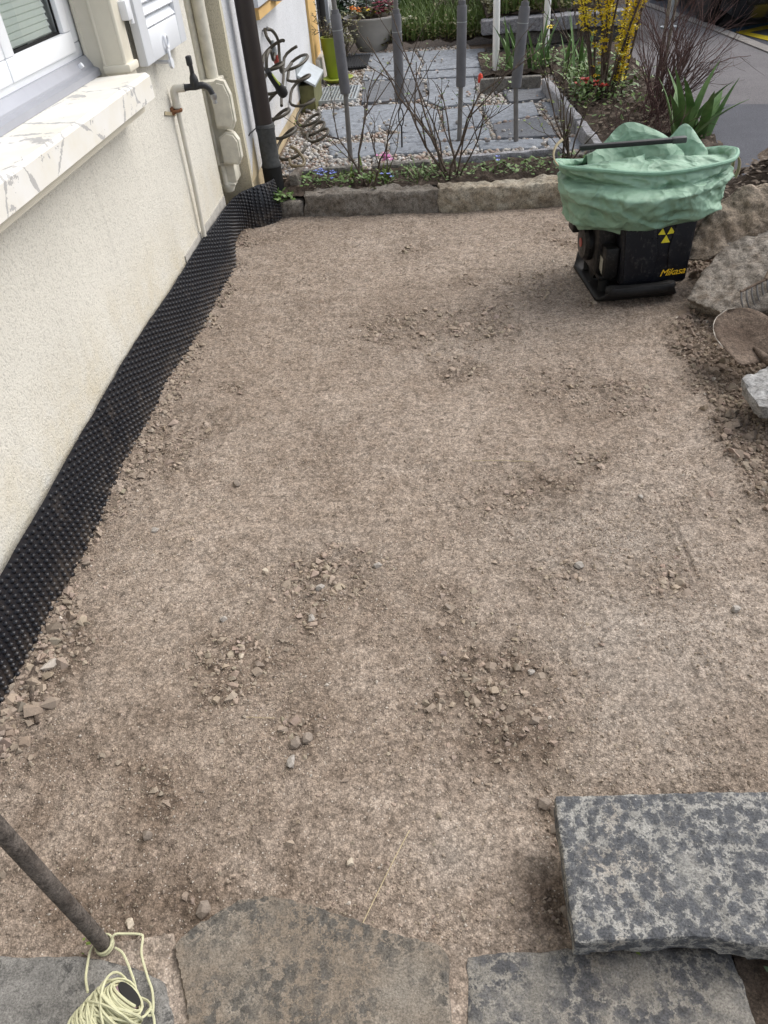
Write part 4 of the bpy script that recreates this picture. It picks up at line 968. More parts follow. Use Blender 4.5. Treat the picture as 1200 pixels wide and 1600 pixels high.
MB().tube([(XN+.05, 8.68, .1), (XN+.05, 8.68, WT-.3)], .03, 12).build('door_pipe', M['black_pipe'], nb, True)
MB().box((-1.75, 9.6, .05), (XN, 13.5, WT)).build('wall', M['plaster_white'], nb)
MB().box((XN+.001, 7.98, .10), (XN+.06, 8.50, .34), None, .01).build('step_end', M['concrete_pot'], nb, True)
# window box end seen at the top
wb = MB().box((XN, 5.40, .985), (XN+.075, 6.45, 1.035)).box((XN, 5.40, 1.035), (XN+.055, 5.49, 2.3)).box((XN, 6.36, 1.035), (XN+.055, 6.45, 2.3))
wf = wb.build('window_surround', M['yellow_paint'], nb)
MB().box((XN+.06, 5.32, 1.055), (XN+.095, 5.90, 2.2), None, .004).build('shutter_leaf', M['shutter'], wf, True)
MB().box((XN+.055, 5.98, 1.015), (XN+.125, 6.05, 1.045)).box((XN+.105, 6.0, 1.03), (XN+.125, 6.03, 1.2)).box((XN+.06, 5.86, 1.03), (XN+.11, 6.0, 1.045)).build('shutter_catch', M['grey_plastic'], wf)
# sloping sheet-metal cover over the cellar light
cv = thing('light_shaft_cover', 'sloping galvanised sheet cover on the white wall above the grating', 'metal cover', (-1.1, 7.2, .15))
MB().prism([(XN, 6.92, .42), (XN+.145, 6.92, .335), (XN+.145, 6.92, .318), (XN, 6.92, .400)], (0, .62, 0)).build('sheet', M['galv'], cv)
MB().box((XN, 6.915, .40), (XN+.008, 7.545, .47)).build('upstand', M['galv'], cv)
MB().box((XN, 6.98, .02), (XN+.12, 7.48, .325)).build('shaft_box', M['leaf_olive'], cv)

# ================================================================ PATIO
PZ = .15
patio = MB().box((XN-.05, 5.16, .0), (1.10, 9.55, .118)).build('patio', M['soil']); tag(patio, kind='structure')
def flag(poly, mat, h=.0, seed=0):
    z = PZ+h
    mb = MB().prism([(p[0], p[1], z) for p in poly], (0, 0, -.05))
    return stone('flagstone', mb, mat, patio, .014, ((.004, 5, .5), (.003, 20, .5)), 0, seed)
FL = [
 ('flag', [(-0.9009, 9.4129), (-0.2331, 9.2687), (-0.1455, 8.604), (-0.2152, 8.2237), (-0.5936, 8.4014), (-0.7554, 8.9219)]),
 ('flag', [(-0.2058, 9.2566), (0.4982, 9.0897), (0.4492, 8.1741), (-0.1661, 8.2046), (-0.12, 8.5936)]),
 ('flag', [(-0.7056, 8.3831), (-0.1897, 8.1539), (-0.1619, 7.8554), (-0.7016, 7.9696)]),
 ('flag', [(-0.1654, 8.1446), (0.4402, 8.1172), (0.4152, 7.7516), (-0.1384, 7.8467)]),
 ('flag_dark', [(-0.6853, 7.9077), (-0.1262, 7.7869), (-0.0993, 7.139), (-0.2368, 6.9978), (-0.6502, 7.0848)]),
 ('flag', [(-0.1028, 7.7783), (0.3329, 7.6998), (0.3134, 6.7761), (0.0256, 6.694), (-0.1198, 7.0057), (-0.0779, 7.1795)]),
 ('flag', [(-0.601, 7.0005), (-0.1723, 6.9543), (-0.0052, 6.661), (0.0193, 6.0674), (-0.2151, 6.0241), (-0.4309, 6.1922), (-0.5316, 6.5709)]),
 ('flag', [(0.0249, 6.6307), (0.3094, 6.6906), (0.3469, 6.0847), (0.0469, 6.0238)]),
 ('flag_dark', [(0.5284, 7.2395), (0.8683, 7.2188), (0.8988, 6.7623), (0.7734, 6.7153), (0.5614, 6.6967)]),
 ('flag', [(0.3393, 6.6812), (0.576, 6.6277), (0.7498, 6.6794), (0.746, 6.2703), (0.3857, 6.1105)]),
 ('flag_dark', [(0.3904, 6.0361), (0.7561, 6.1903), (0.8089, 5.6466), (0.3947, 5.6743)]),
 ('flag', [(0.8074, 6.6608), (0.9363, 6.6623), (0.9548, 6.2853), (0.8235, 6.2085)]),
 ('flag', [(-0.9812, 6.9181), (-0.6324, 6.9879), (-0.4732, 6.4335), (-0.4466, 6.1231), (-0.783, 6.017), (-0.9262, 6.5243)]),
 ('flag', [(-0.3803, 6.0333), (0.0279, 5.9934), (0.3622, 6.026), (0.363, 5.7319), (0.0609, 5.7449), (-0.3647, 5.7888)]),
 ('flag', [(-0.7982, 5.7998), (-0.6746, 5.8685), (-0.3925, 5.796), (-0.3621, 5.5323), (-0.6044, 5.4687), (-0.7522, 5.5342)]),
 ('flag', [(-0.354, 5.7531), (-0.0288, 5.7352), (-0.0123, 5.4928), (-0.3342, 5.4949)]),
 ('flag', [(-0.0109, 5.7306), (0.247, 5.7129), (0.2544, 5.4882), (0.0049, 5.4886)]),
 ('flag', [(0.2637, 5.6921), (0.7032, 5.6258), (0.6959, 5.4083), (0.2706, 5.4688)]),
 ('flag', [(0.73, 5.635), (0.9226, 5.6002), (0.9801, 5.2925), (0.723, 5.3564)]),
]
for i, (m, p) in enumerate(FL): flag(p, M[m], rng.uniform(-.006, .008), i)
# pale gravel between the flags
def gravel():
    rs = np.random.RandomState(4); n = 16000
    x = rs.uniform(XN+.02, 1.06, n); y = 5.20+(9.5-5.20)*rs.rand(n)**1.25
    poly = [np.array(p) for _, p in FL]
    def inside(P, x, y):
        r = np.zeros(len(x), bool); m = len(P)
        for i in range(m):
            x1, y1 = P[i]; x2, y2 = P[(i+1) % m]
            c = ((y1 > y) != (y2 > y)) & (x < (x2-x1)*(y-y1)/(y2-y1+1e-12)+x1); r ^= c
        return r
    cov = np.zeros(n, bool)
    for P in poly: cov |= inside(P+0.0, x, y)
    keep = (~cov) | (rs.rand(n) < .018)
    keep &= ~((y > 8.0) & (x > .35))
    x, y, cov = x[keep], y[keep], cov[keep]; n = len(x)
    s = np.clip(rs.lognormal(math.log(.0115), .32, n), .006, .022); z = np.where(cov, PZ+.004, .128)+s*.3+rs.uniform(0, .010, n)
    pal = np.array([(.60,.57,.52),(.46,.43,.40),(.66,.64,.60),(.48,.37,.31),(.34,.32,.31),(.56,.48,.39),(.62,.61,.60)])
    c = pal[rs.randint(0, len(pal), n)]*rs.uniform(.75, 1.15, (n, 1))
    o = scatter('patio_gravel', np.stack([x, y, z], -1), s, M['pebble'], None, 'ico', .75, c, 8, .18, True)
    tag(o, 'pale mixed gravel filling gaps between the grey flagstones', 'gravel', kind='stuff')
    bed = MB().box((XN, 5.17, .116), (1.06, 9.5, .126)).build('gravel_bed', M['mortar'], patio)
gravel()
# edging boards of the patio
def edging(name, a, b, w, z0, z1, label, mat, seed):
    a = Vector((a[0], a[1], 0)); b = Vector((b[0], b[1], 0)); d = (b-a).normalized(); s = Vector((-d.y, d.x, 0))*w/2
    mb = MB().prism([tuple(q+Vector((0, 0, z1))) for q in (a-s, b-s, b+s, a+s)], (0, 0, z0-z1))
    return tag(stone(name, mb, mat, None, .014, ((.003, 4, .5), (.002, 25, .5)), 0, seed), label, 'edging')
edging('stone_edging', (0.3518, 7.1564, 0.24), (0.8527, 7.1219, 0.24), .06, .05, .245, 'grey stone edging board across the back of the gravel patio', M['edging'], 1)
edging('stone_edging', (0.8717, 7.0142, 0.24), (0.9457, 5.6665, 0.24), .06, .05, .245, 'grey stone edging board beside the upright iris leaves', M['edging_top'], 2)
edging('stone_edging', (0.949, 5.6313, 0.24), (1.0091, 4.4387, 0.24), .06, .05, .240, 'long grey edging board running behind the green bag', M['edging_top'], 3)
edging('stone_edging', (-.93,5.13), (-.50,5.155), .05, .03, .185, 'mossy edging stone between the gravel and the blue flowers', M['edging'], 4)
edging('stone_edging', (-.93,4.98), (-.905,5.15), .06, .03, .20, 'short block edging stone at the corner beside the downpipe', M['kerb_dark'], 5)
edging('stone_edging', (-.44,5.165), (-.06,5.19), .05, .03, .18, 'mossy edging stone behind the grassy leaves', M['edging'], 6)
edging('stone_edging', (-.04,5.185), (.80,5.235), .05, .03, .185, 'pale edging stone behind the bare shrub', M['edging_top'], 7)

# ================================================================ KERB OF ROUGH STONES + BED
kerb = thing('stone_kerb', 'row of long rough stones edging the flower bed', 'kerb', (-.1, 4.8, 0))
def kerbstone(x0, y0, x1, y1, z, mat, seed, d=.14):
    mb = hull([(x0, y0, -.1), (x1, y1, -.1), (x1, y1+d, -.1), (x0, y0+d, -.1), (x0+.01, y0+.012, z), (x1-.01, y1+.012, z*.97), (x1-.01, y1+d, z), (x0+.01, y0+d, z),
               ((x0+x1)/2, (y0+y1)/2-.012, z*.6), ((x0+x1)/2, (y0+y1)/2-.006, -.1)])
    return stone('kerb_stone', mb, mat, kerb, .011, ((.020, 5, .5), (.014, 17, .6)), 0, seed, .008)
kerbstone(-1.045, 4.82, -.850, 4.79, .085, M['kerb_dark'], 2)
kerbstone(-.862, 4.785, -.012, 4.725, .128, M['kerb_dark'], 4)
kerbstone(-.026, 4.715, .80, 4.69, .135, M['kerb_stone'], 6)
kerbstone(.81, 4.70, 1.30, 4.68, .11, M['kerb_dark'], 8)
def bedgrid(name, x0, x1, y0, y1, z, amp, sp, fn=None):
    xs = np.arange(x0, x1+sp, sp); ys = np.arange(y0, y1+sp, sp); X, Y = np.meshgrid(xs, ys)
    Z = z+amp*fbm(X, Y, 0, 9, 4, .6, 23)
    if fn is not None: Z = Z+fn(X, Y)
    ny, nx = X.shape; i = (np.arange(ny-1)[:, None]*nx+np.arange(nx-1)[None]).ravel()
    o = mesh_np(name, np.stack([X, Y, Z], -1).reshape(-1, 3), np.stack([i, i+1, i+nx+1, i+nx], -1), M['soil'], None, True); o['kind'] = 'structure'; return o
bedgrid('flower_bed', -1.0, 1.06, 4.84, 5.17, .118, .035, .014, lambda X, Y: .03*sstep(4.85, 5.1, Y))
bedgrid('flower_bed', 1.0, 1.72, 4.7, 8.6, .19, .06, .03)
bedgrid('back_bed', -.75, .62, 9.45, 12.5, .2, .06, .06, lambda X, Y: .10*sstep(9.4, 10.5, Y))
bedgrid('back_bed', .40, 1.75, 7.62, 8.7, .17, .05, .03)
bedgrid('back_bed', .50, 2.2, 8.95, 14.0, .45, .06, .06)

# ================================================================ PATIO OBJECTS
# spiral garden hose hung on the white wall
hose = thing('spiral_hose', 'olive spiral garden hose hanging on the white wall beside the downpipe', 'hose', (-1.05, 5.6, .15))
def coil(path, R0, turns, r, mat, phase=0, name='coil', R1=None):
    P = [np.array(p) for p in catmull(path, 14)]; n = len(P); out = []
    d = [np.linalg.norm(P[i+1]-P[i]) for i in range(n-1)]; cum = np.concatenate([[0], np.cumsum(d)]); Lt = cum[-1]
    N = turns*18
    for i in range(N+1):
        s = Lt*i/N; p = np.array([np.interp(s, cum, [q[k] for q in P]) for k in range(3)])
        a = phase+2*math.pi*i/18; rr = R0+((R1 or R0)-R0)*i/N
        rr *= 1+.18*math.sin(i*.31+phase)
        # loops lie roughly level, opened out from the wall
        out.append((max(p[0]+rr*math.cos(a)*.8, XN+.012), p[1]+rr*math.sin(a), p[2]+.35*rr*math.sin(a+.8)))
    return MB().tube(out, r, 8).build(name, mat, hose, True)
coil([(-1.06,5.62,.80), (-1.06,5.50,.66), (-1.05,5.45,.52), (-1.05,5.52,.38), (-1.03,5.55,.24), (-1.0,5.50,.19)], .095, 5, .0105, M['hose'], .4, 'coil', .11)
coil([(-1.05,6.30,.64), (-1.05,6.50,.52), (-1.04,6.45,.40), (-1.02,6.45,.29), (-.97,6.30,.21), (-.88,5.95,.175)], .13, 6, .0105, M['hose'], 1.4, 'coil', .09)
MB().tube(catmull([(-1.125,5.80,.885), (-1.09,5.86,.87), (-1.08,5.98,.80), (-1.085,5.99,.72), (-1.08,5.93,.62), (-1.07,6.05,.60), (-1.06,6.30,.60)], 8), .0105, 8).build('strand', M['hose'], hose, True)
MB().tube(catmull([(-1.125,5.80,.885), (-1.10,5.72,.85), (-1.07,5.74,.78), (-1.07,5.66,.73), (-1.06,5.55,.80), (-1.07,5.45,.78), (-1.08,5.42,.70)], 8), .0105, 8).build('strand', M['hose'], hose, True)
MB().tube(catmull([(-1.08,5.93,.66), (-1.06,5.90,.60), (-1.06,5.72,.52), (-1.05,5.60,.47)], 8), .0105, 8).build('strand', M['hose'], hose, True)
MB().tube(catmull([(-.99,5.40,.26), (-.94,5.36,.24), (-.90,5.32,.185), (-.92,5.27,.17), (-.98,5.28,.175), (-1.0,5.33,.20)], 8), .0105, 8).build('strand', M['hose_tan'], hose, True)
MB().tube([(-1.142,5.80,.88), (-1.11,5.80,.88), (-1.105,5.80,.90)], .006, 8).build('wall_hook', M['chrome'], hose, True)
MB().tube([(-1.07,5.73,.745), (-1.07,5.755,.70)], [.021, .018], 10).build('coupling', M['red_plastic'], hose, True)
MB().tube([(-1.075,5.735,.83), (-1.07,5.735,.775), (-1.07,5.73,.745)], [.012, .019, .018], 10).tube([(-1.07,5.755,.70), (-1.07,5.77,.66)], [.017, .010], 10).build('connector', M['grey_plastic'], hose, True)
gun = thing('spray_nozzle', 'lime and black hose spray nozzle hanging behind the downpipe', 'nozzle', (-1.02, 5.3, .6))
MB().tube([(-1.04,5.25,.74), (-1.03,5.30,.69), (-1.01,5.36,.625)], [.016, .018, .020], 10).build('grip', M['black_pipe'], gun, True)
MB().tube([(-1.022,5.275,.715), (-1.008,5.325,.665), (-.992,5.37,.62)], [.006, .009, .010], 8).build('trigger', M['lime_plastic'], gun, True)
MB().tube([(-1.01,5.35,.64), (-1.0,5.40,.60), (-.995,5.43,.575)], [.022, .034, .032], 12).build('head', M['black_pipe'], gun, True)
# grey foam-sleeved steel posts
def foampost(a, base, sl_b, sl_t, r_s, label, rod=True):
    t = thing('sleeved_post', label, 'post', (base[0], base[1], PZ), 'grey foam-sleeved posts in a row on the patio')
    b = Vector(base); lo = Vector(sl_b); hi = Vector(sl_t); d = (hi-lo)
    top = hi+d*.55
    if rod: MB().tube([b-Vector((0, 0, .1)), b, lo, top], [.0165, .0165, .0155, .0145], 12).build('rod', M['foam_post'], t, True)
    else:
        MB().tube([lo+Vector((0, 0, .3)), lo, lo-Vector((0, 0, .055))], .006, 8).build('rod', M['foam_post'], t, True)
        w = lo-Vector((0, 0, .05))
        MB().tube([w+Vector((.016*math.sin(x), 0, -.055+.055*math.cos(x))) for x in np.linspace(0, 2*math.pi, 17)], .0045, 6, False).tube([w-Vector((0, 0, .108)), Vector((base[0], base[1], PZ-.03))], .006, 6).build('hook', M['wire'], t, True)
        MB().tube([hi, top], .0145, 12).build('rod', M['foam_post'], t, True)
    pts = [lo+d*x for x in (0, .02, .5, .98, 1.0)]
    MB().tube(pts, [r_s*.96, r_s, r_s, r_s, r_s*.9], 18).build('foam_sleeve', M['foam'], t, True)
    MB().tube([lo+d*(.80), lo+d*.812], r_s*1.015, 18).build('cable_tie', M['grey_plastic'], t, True)
    hi2 = hi+d*.0; MB().tube([hi-d*.02, hi+d*.055], r_s*.72, 14).build('sleeve_end', M['foam'], t, True)
    return t
foampost(1, (-.60,5.41,PZ), (-0.5921, 5.43, 0.5469), (-0.6091, 5.45, 0.9764), .033, 'grey foam-sleeved post standing by the steel grating, tied near the top')
foampost(2, (-.26,5.63,PZ), (-0.2541, 5.63, 0.4454), (-0.2474, 5.63, 0.9284), .031, 'grey foam sleeve held off the ground by a twisted wire hook', False)
foampost(3, (.14,5.73,PZ), (0.1538, 5.73, 0.4781), (0.1673, 5.73, 0.9341), .032, 'grey foam-sleeved post rising behind the bare branching shrub')
foampost(4, (.52,5.59,PZ), (0.5075, 5.59, 0.4773), (0.5479, 5.6, 0.9149), .034, 'leaning grey foam-sleeved post beside the patio edging board')
# white posts
for (x, y), lab in (((.53, 7.9), 'white round metal post beside the patio edging board'), ((1.02, 8.31), 'white round metal post in front of the low sleeper wall')):
    t = thing('white_post', lab, 'post', (x, y, .15), 'white metal posts')
    MB().tube([(x, y, -.05), (x, y, 1.4), (x, y, 2.9)], .030, 20).build('pole', M['white_metal'], t, True)
    MB().tube([(x, y, 2.9), (x, y, 2.93)], [.033, .02], 20).build('cap', M['white_metal'], t, True)
# grating
gt = thing('steel_grating', 'steel grating over the light shaft beside the white wall', 'grating', (-.9, 7.45, .15))
gx0, gx1, gy0, gy1 = -1.05, -.70, 7.17, 7.72
fr = MB(); zt = .166
fr.box((gx0, gy0, zt-.03), (gx1, gy0+.018, zt)); fr.box((gx0, gy1-.018, zt-.03), (gx1, gy1, zt)); fr.box((gx0, gy0+.018, zt-.03), (gx0+.018, gy1-.018, zt)); fr.box((gx1-.018, gy0+.018, zt-.03), (gx1, gy1-.018, zt))
fr.build('frame', M['galv'], gt)
for k in range(11):
    x = gx0+.018+(k+.75)*(gx1-gx0-.036)/11.5; MB().box((x-.005, gy0+.018, zt-.028), (x+.005, gy1-.018, zt-.002)).build('bar', M['galv'], gt)
MB().box((gx0+.005, gy0+.005, .118), (gx1-.005, gy1-.005, .131)).build('shaft_floor', M['dark'], gt)
# black ribbed mat
mt = thing('rubber_mat', 'black ribbed rubber mat beside the green planter', 'mat', (-.9, 8.8, .15))
MB().box((-1.0, 8.55, .150), (-.70, 9.22, .166)).build('base', M['mat'], mt)
for k in range(11): MB().box((-.985+k*.026, 8.57, .166), (-.972+k*.026, 9.20, .172)).build('rib', M['mat'], mt)
# lime planter
lp = thing('tall_planter', 'tall lime green planter with a dry twiggy plant', 'planter', (-.97, 8.12, .15))
def sqtaper(mb, c, w0, w1, z0, z1, n=4):
    mb.lathe([(w0, z0), (w0*1.0+.002, z0+.01), (w1, z1-.02), (w1+.006, z1), (w1-.015, z1), (w1-.02, z1-.05), (0, z1-.05)], 24, Matrix.Translation((c[0], c[1], 0)))
pb = MB(); sqtaper(pb, (-.97, 8.12), .070, .100, .16, .50); pb.build('pot', M['lime_pot'], lp, True)
MB().lathe([(0, .152), (.10, .152), (.145, .185), (.138, .187), (.09, .165), (0, .165)], 24, Matrix.Translation((-.93, 8.02, 0))).build('saucer', M['lime_dish'], lp, True)
tw = MB(); lv = MB(); rs = random.Random(8)
def twig(mb, p, d, L, r, depth, rs, spread=.5, tips=None, seg=3, sides=4, droop=0.0):
    p = Vector(p); d = Vector(d).normalized(); pts = [p.copy()]
    for i in range(seg):
        d = (d+Vector((rs.gauss(0, .13), rs.gauss(0, .13), rs.gauss(0, .08)-droop))).normalized(); p = p+d*(L/seg); pts.append(p.copy())
    mb.tube(pts, [r*(1-.45*i/seg) for i in range(seg+1)], sides, depth == 0)
    if tips is not None: tips += pts[1:]
    if depth > 0:
        for _ in range(rs.choice((2, 2, 3))):
            i = rs.randint(1, seg); q = pts[i]
            a = rs.uniform(0, 6.28); o = d.orthogonal().normalized(); o = Matrix.Rotation(a, 3, d) @ o
            nd = (d+o*spread*rs.uniform(.5, 1.3)).normalized(); twig(mb, q, nd, L*rs.uniform(.5, .8), r*.58, depth-1, rs, spread, tips, seg, sides, droop)
tips = []
for _ in range(9): twig(tw, (-.97+rs.gauss(0, .03), 8.12+rs.gauss(0, .03), .45), (rs.gauss(0, .5), rs.gauss(0, .5), .7), .16, .005, 2, rs, .7, tips)
tw.build('twigs', M['bark'], lp)
for q in tips: 
    if rs.random() < .8: leafquad(lv, q, .028, rs)
lv.build('leaves', M['leaf_olive'], lp)
# concrete bowl with flowers
bw = thing('flower_bowl', 'wide grey concrete bowl planted with orange, yellow and crimson flowers', 'planter', (-.70, 9.62, .15))
BC = Matrix.Translation((-.70, 9.62, 0))
MB().lathe([(0, .14), (.15, .14), (.165, .16), (.225, .30), (.285, .43), (.298, .445), (.298, .46), (.275, .46), (.255, .43), (.10, .42), (0, .42)], 36, BC).build('bowl', M['concrete_pot'], bw, True)
MB().lathe([(.263, .438), (.15, .455), (0, .46)], 24, BC).build('earth', M['soil'], bw)
def flowers(parent, c, n, spread, mat, s, rs, zs=.06, name='flowers'):
    mb = MB()
    for _ in range(n):
        p = Vector((c[0]+rs.gauss(0, spread), c[1]+rs.gauss(0, spread), c[2]+rs.uniform(0, zs)))
        for k in range(5):
            a = 2*math.pi*k/5+rs.random(); d = Vector((math.cos(a), math.sin(a), .45)); sd = Vector((-math.sin(a), math.cos(a), 0))
            mb.add([p, p+d*s*.6+sd*s*.38, p+d*s, p+d*s*.6-sd*s*.38], [(0, 1, 2, 3)])
    o = mb.build(name, mat, parent); o['kind'] = 'stuff'; return o
rs = random.Random(12)
flowers(bw, (-.86, 9.50, .50), 9, .03, M['orange_petal'], .032, rs, .07, 'orange_flowers')
flowers(bw, (-.60, 9.52, .49), 26, .055, M['crimson_petal'], .034, rs, .09, 'crimson_flowers'); flowers(bw, (-.48, 9.52, .50), 14, .03, M['crimson_petal'], .034, rs, .10, 'crimson_flowers')
flowers(bw, (-.68, 9.48, .49), 5, .03, M['yellow_petal'], .024, rs, .05, 'yellow_flowers'); flowers(bw, (-.60, 9.58, .60), 4, .03, M['yellow_petal'], .026, rs, .04, 'yellow_flowers')
fl = MB()
for _ in range(240): leafquad(fl, (-.70+rs.gauss(0, .13), 9.60+rs.gauss(0, .10), .46+rs.uniform(0, .05)), .05, rs)
fl.build('foliage', M['leaf_olive'], bw)
fl = MB()
for _ in range(420): leafquad(fl, (-.76+rs.gauss(0, .10), 9.82+rs.gauss(0, .06), .48+rs.uniform(0, .30)), .045, rs)
fl.build('silver_foliage', M['silver_leaf'], bw)
MB().tube([(-.74, 9.66, .44), (-.725, 9.66, .9), (-.71, 9.66, 1.4)], .006, 6).tube([(-.50, 9.66, .44), (-.495, 9.66, .9), (-.49, 9.66, 1.4)], .009, 6).build('support_canes', M['rust_bar'], bw)
# red and white marker tip
mk = thing('plant_marker', 'small red and white plastic marker stuck in the gravel by the edging', 'marker', (.36, 7.25, .13))
MB().tube([(.36,7.25,.12), (.36,7.25,.20)], .012, 8).build('white_stem', M['white_metal'], mk, True); MB().tube([(.36,7.25,.20), (.36,7.25,.255), (.36,7.25,.27)], [.022, .018, .004], 10).build('red_tip', M['red_petal'], mk, True)

# ================================================================ PLANTS
def shrub(name, base, n, L, r, depth, label, mat, seed, lean=(0, 0), spread=.45, wide=.35, buds=None, bs=.016, bn=.5, bpos=.03, sides=4, droop=0.0, group=None, name2='buds', cat='shrub'):
    t = thing(name, label, cat, base, group); rs = random.Random(seed); mb = MB(); tips = []
    for k in range(n):
        a = rs.uniform(0, 6.28); d = (lean[0]+wide*math.cos(a)*rs.uniform(.3, 1.2), lean[1]+wide*math.sin(a)*rs.uniform(.3, 1.2), 1)
        twig(mb, (base[0]+rs.gauss(0, bpos), base[1]+rs.gauss(0, bpos), base[2]-.03), d, L*rs.uniform(.7, 1.15), r*rs.uniform(.7, 1.1), depth, rs, spread, tips, 4, sides, droop)
    mb.build('branches', mat, t)
    if buds:
        lb = MB()
        for q in tips:
            if rs.random() < bn:
                for _ in range(rs.choice((1, 2, 3))): leafquad(lb, q, bs*rs.uniform(.6, 1.3), rs)
        lb.build(name2, buds, t)['kind'] = 'stuff'
    return t
shrub('bare_shrub', (-.49, 4.93, .11), 3, .42, .0075, 2, 'bare twiggy shrub rising from the bed beside the pink flower', M['bark'], 21, (0, .05), .55, .45, M['leaf_lime'], .016, .22)
shrub('bare_shrub', (-.30, 4.96, .11), 2, .40, .006, 2, 'slender bare shrub with few twigs among the grassy leaves', M['bark'], 27, (.05, .0), .5, .30, M['leaf_lime'], .014, .18)
shrub('bare_shrub', (.07, 4.97, .10), 7, .55, .0085, 2, 'large bare shrub with dark fanned stems in the middle of the bed', M['bark'], 33, (0, .0), .45, .50, M['leaf'], .018, .22)
shrub('bare_shrub', (.80, 5.10, .11), 6, .42, .008, 2, 'bare rose shrub with greenish buds behind the green bag', M['bark'], 41, (.02, .05), .45, .28, M['leaf_lime'], .022, .4)
shrub('red_twig_shrub', (1.50, 5.80, .16), 34, .50, .0062, 3, 'dense reddish leafless shrub spreading over the pavement edge', M['bark_red'], 52, (.22, .0), .42, .38, None, bpos=.07)
shrub('twiggy_plant', (1.38, 5.35, .17), 16, .20, .004, 2, 'low tangle of dry brown twigs in front of the red shrub', M['bark_red'], 57, (0, 0), .7, .8, None, bpos=.10)
# forsythia
fo = thing('forsythia', 'forsythia bush with yellow flower spikes on upright stems', 'shrub', (1.28, 6.45, .18)); rs = random.Random(61); mb = MB(); fl = MB(); pts_all = []
for k in range(17):
    a = rs.uniform(0, 6.28); x0, y0 = 1.28+rs.gauss(0, .07), 6.45+rs.gauss(0, .07); d = Vector((.18*math.cos(a)+.03, .18*math.sin(a), 1)).normalized(); p = Vector((x0, y0, .15)); pts = [p.copy()]
    for i in range(9):
        d = (d+Vector((rs.gauss(0, .05), rs.gauss(0, .05), 0))).normalized(); p = p+d*.17; pts.append(p.copy())
    mb.tube(pts, [.010*(1-.07*i) for i in range(10)], 5)
    lowbare = rs.choice((1, 2, 3, 5))
    for i in range(lowbare, 9):
        for _ in range(34 if k < 12 else 10):
            t = rs.random(); q = pts[i].lerp(pts[i+1], t)+Vector((rs.gauss(0, .018), rs.gauss(0, .018), rs.gauss(0, .01)))
            for m_ in range(4):
                an = m_*1.57+rs.random(); dd = Vector((math.cos(an), math.sin(an), rs.uniform(-.4, .6))); sd = dd.cross(Vector((rs.random(), rs.random(), .5))).normalized()
                s = .028; fl.add([q, q+dd*s*.5+sd*s*.22, q+dd*s, q+dd*s*.5-sd*s*.22], [(0, 1, 2, 3)])
mb.build('stems', M['bark'], fo, True); o = fl.build('flowers', M['yellow_petal'], fo)
MB().tube([(1.56,6.2,.12), (1.58,6.22,.8), (1.62,6.25,1.6)], [.013, .012, .009], 6).tube([(1.60,6.25,.12), (1.64,6.28,.8), (1.69,6.3,1.6)], [.011, .010, .008], 6).build('tall_stems', M['bark_pale'], fo, True)
# strap-leaved clumps
def clump(name, c, n, L, w, label, mat, seed, spread=.05, bend=(.2, .9), up=(1.1, 1.5), az=None, cat='plant', group=None, extra=None):
    t = thing(name, label, cat, c, group); rs = random.Random(seed)
    for k in range(n):
        a = rs.uniform(0, 6.28) if az is None else az+rs.gauss(0, .5); mb = MB()
        blade(mb, (c[0]+rs.gauss(0, spread), c[1]+rs.gauss(0, spread), c[2]-.02), a, L*rs.uniform(.6, 1.1), w*rs.uniform(.7, 1.1), rs.uniform(*bend), 7, .18, rs.uniform(*up)); mb.build('leaf', mat, t, True)
    return t
clump('iris_plant', (1.56, 5.28, .17), 15, .46, .085, 'clump of broad green strap leaves behind the green bag', M['leaf_iris'], 3, .06, (.1, .7), (.75, 1.4))
clump('iris_plant', (.68, 7.82, .17), 11, .48, .045, 'clump of upright green iris leaves between the two white posts', M['leaf_iris'], 5, .06, (.05, .5), (1.1, 1.5))
clump('iris_plant', (.93, 7.85, .17), 12, .42, .042, 'clump of upright green leaves close to the yellow daffodil', M['leaf_iris'], 7, .06, (.05, .6), (1.0, 1.5))
clump('iris_plant', (1.18, 7.35, .19), 12, .50, .052, 'clump of tall green iris leaves at the corner of the edging boards', M['leaf_iris'], 9, .07, (.05, .5), (1.15, 1.5))
clump('iris_plant', (1.22, 6.75, .19), 20, .34, .022, 'clump of arching narrow green leaves above the red flowers', M['leaf'], 11, .07, (.4, 1.5), (.9, 1.5))
clump('hyacinth', (-.36, 5.02, .12), 10, .14, .020, 'hyacinth with lime leaves and one pink flower head', M['leaf_lime'], 13, .03, (.2, .9), (.9, 1.5))
hy = [o for o in bpy.data.objects if o.name.startswith('hyacinth')][0]
flowers(hy, (-.335, 5.05, .225), 16, .014, M['pink_petal'], .020, random.Random(2), .05)
clump('leafy_plant', (-.52, 5.02, .12), 16, .15, .026, 'lime green broad-leaved plant beside the blue flowers', M['leaf_lime'], 15, .05, (.3, 1.2), (.6, 1.4))
clump('leafy_plant', (-.06, 5.02, .12), 34, .16, .010, 'tuft of narrow dark green leaves hanging over the kerb', M['leaf'], 16, .07, (.8, 1.9), (.8, 1.4))
clump('leafy_plant', (-.20, 5.03, .12), 30, .15, .010, 'tuft of narrow green leaves next to the pink flower', M['leaf'], 17, .06, (.8, 1.9), (.8, 1.4))
for i, (x, y, lab) in enumerate(((-.76, 5.00, 'blue scilla flowers growing near the block edging stone'), (-.68, 4.93, 'blue scilla flower close to the kerb stones'), (-.34, 4.91, 'small blue flower at the foot of the bare twiggy shrub'), (.36, 5.02, 'tiny blue flower in the soil under the edging stone'))):
    t = clump('blue_flower', (x, y, .12), 7, .10, .010, lab, M['leaf'], 30+i, .015, (.4, 1.2), (.8, 1.4)); flowers(t, (x, y, .17), (7, 4, 3, 2)[i], .018, M['blue_petal'], .016, random.Random(i), .04)
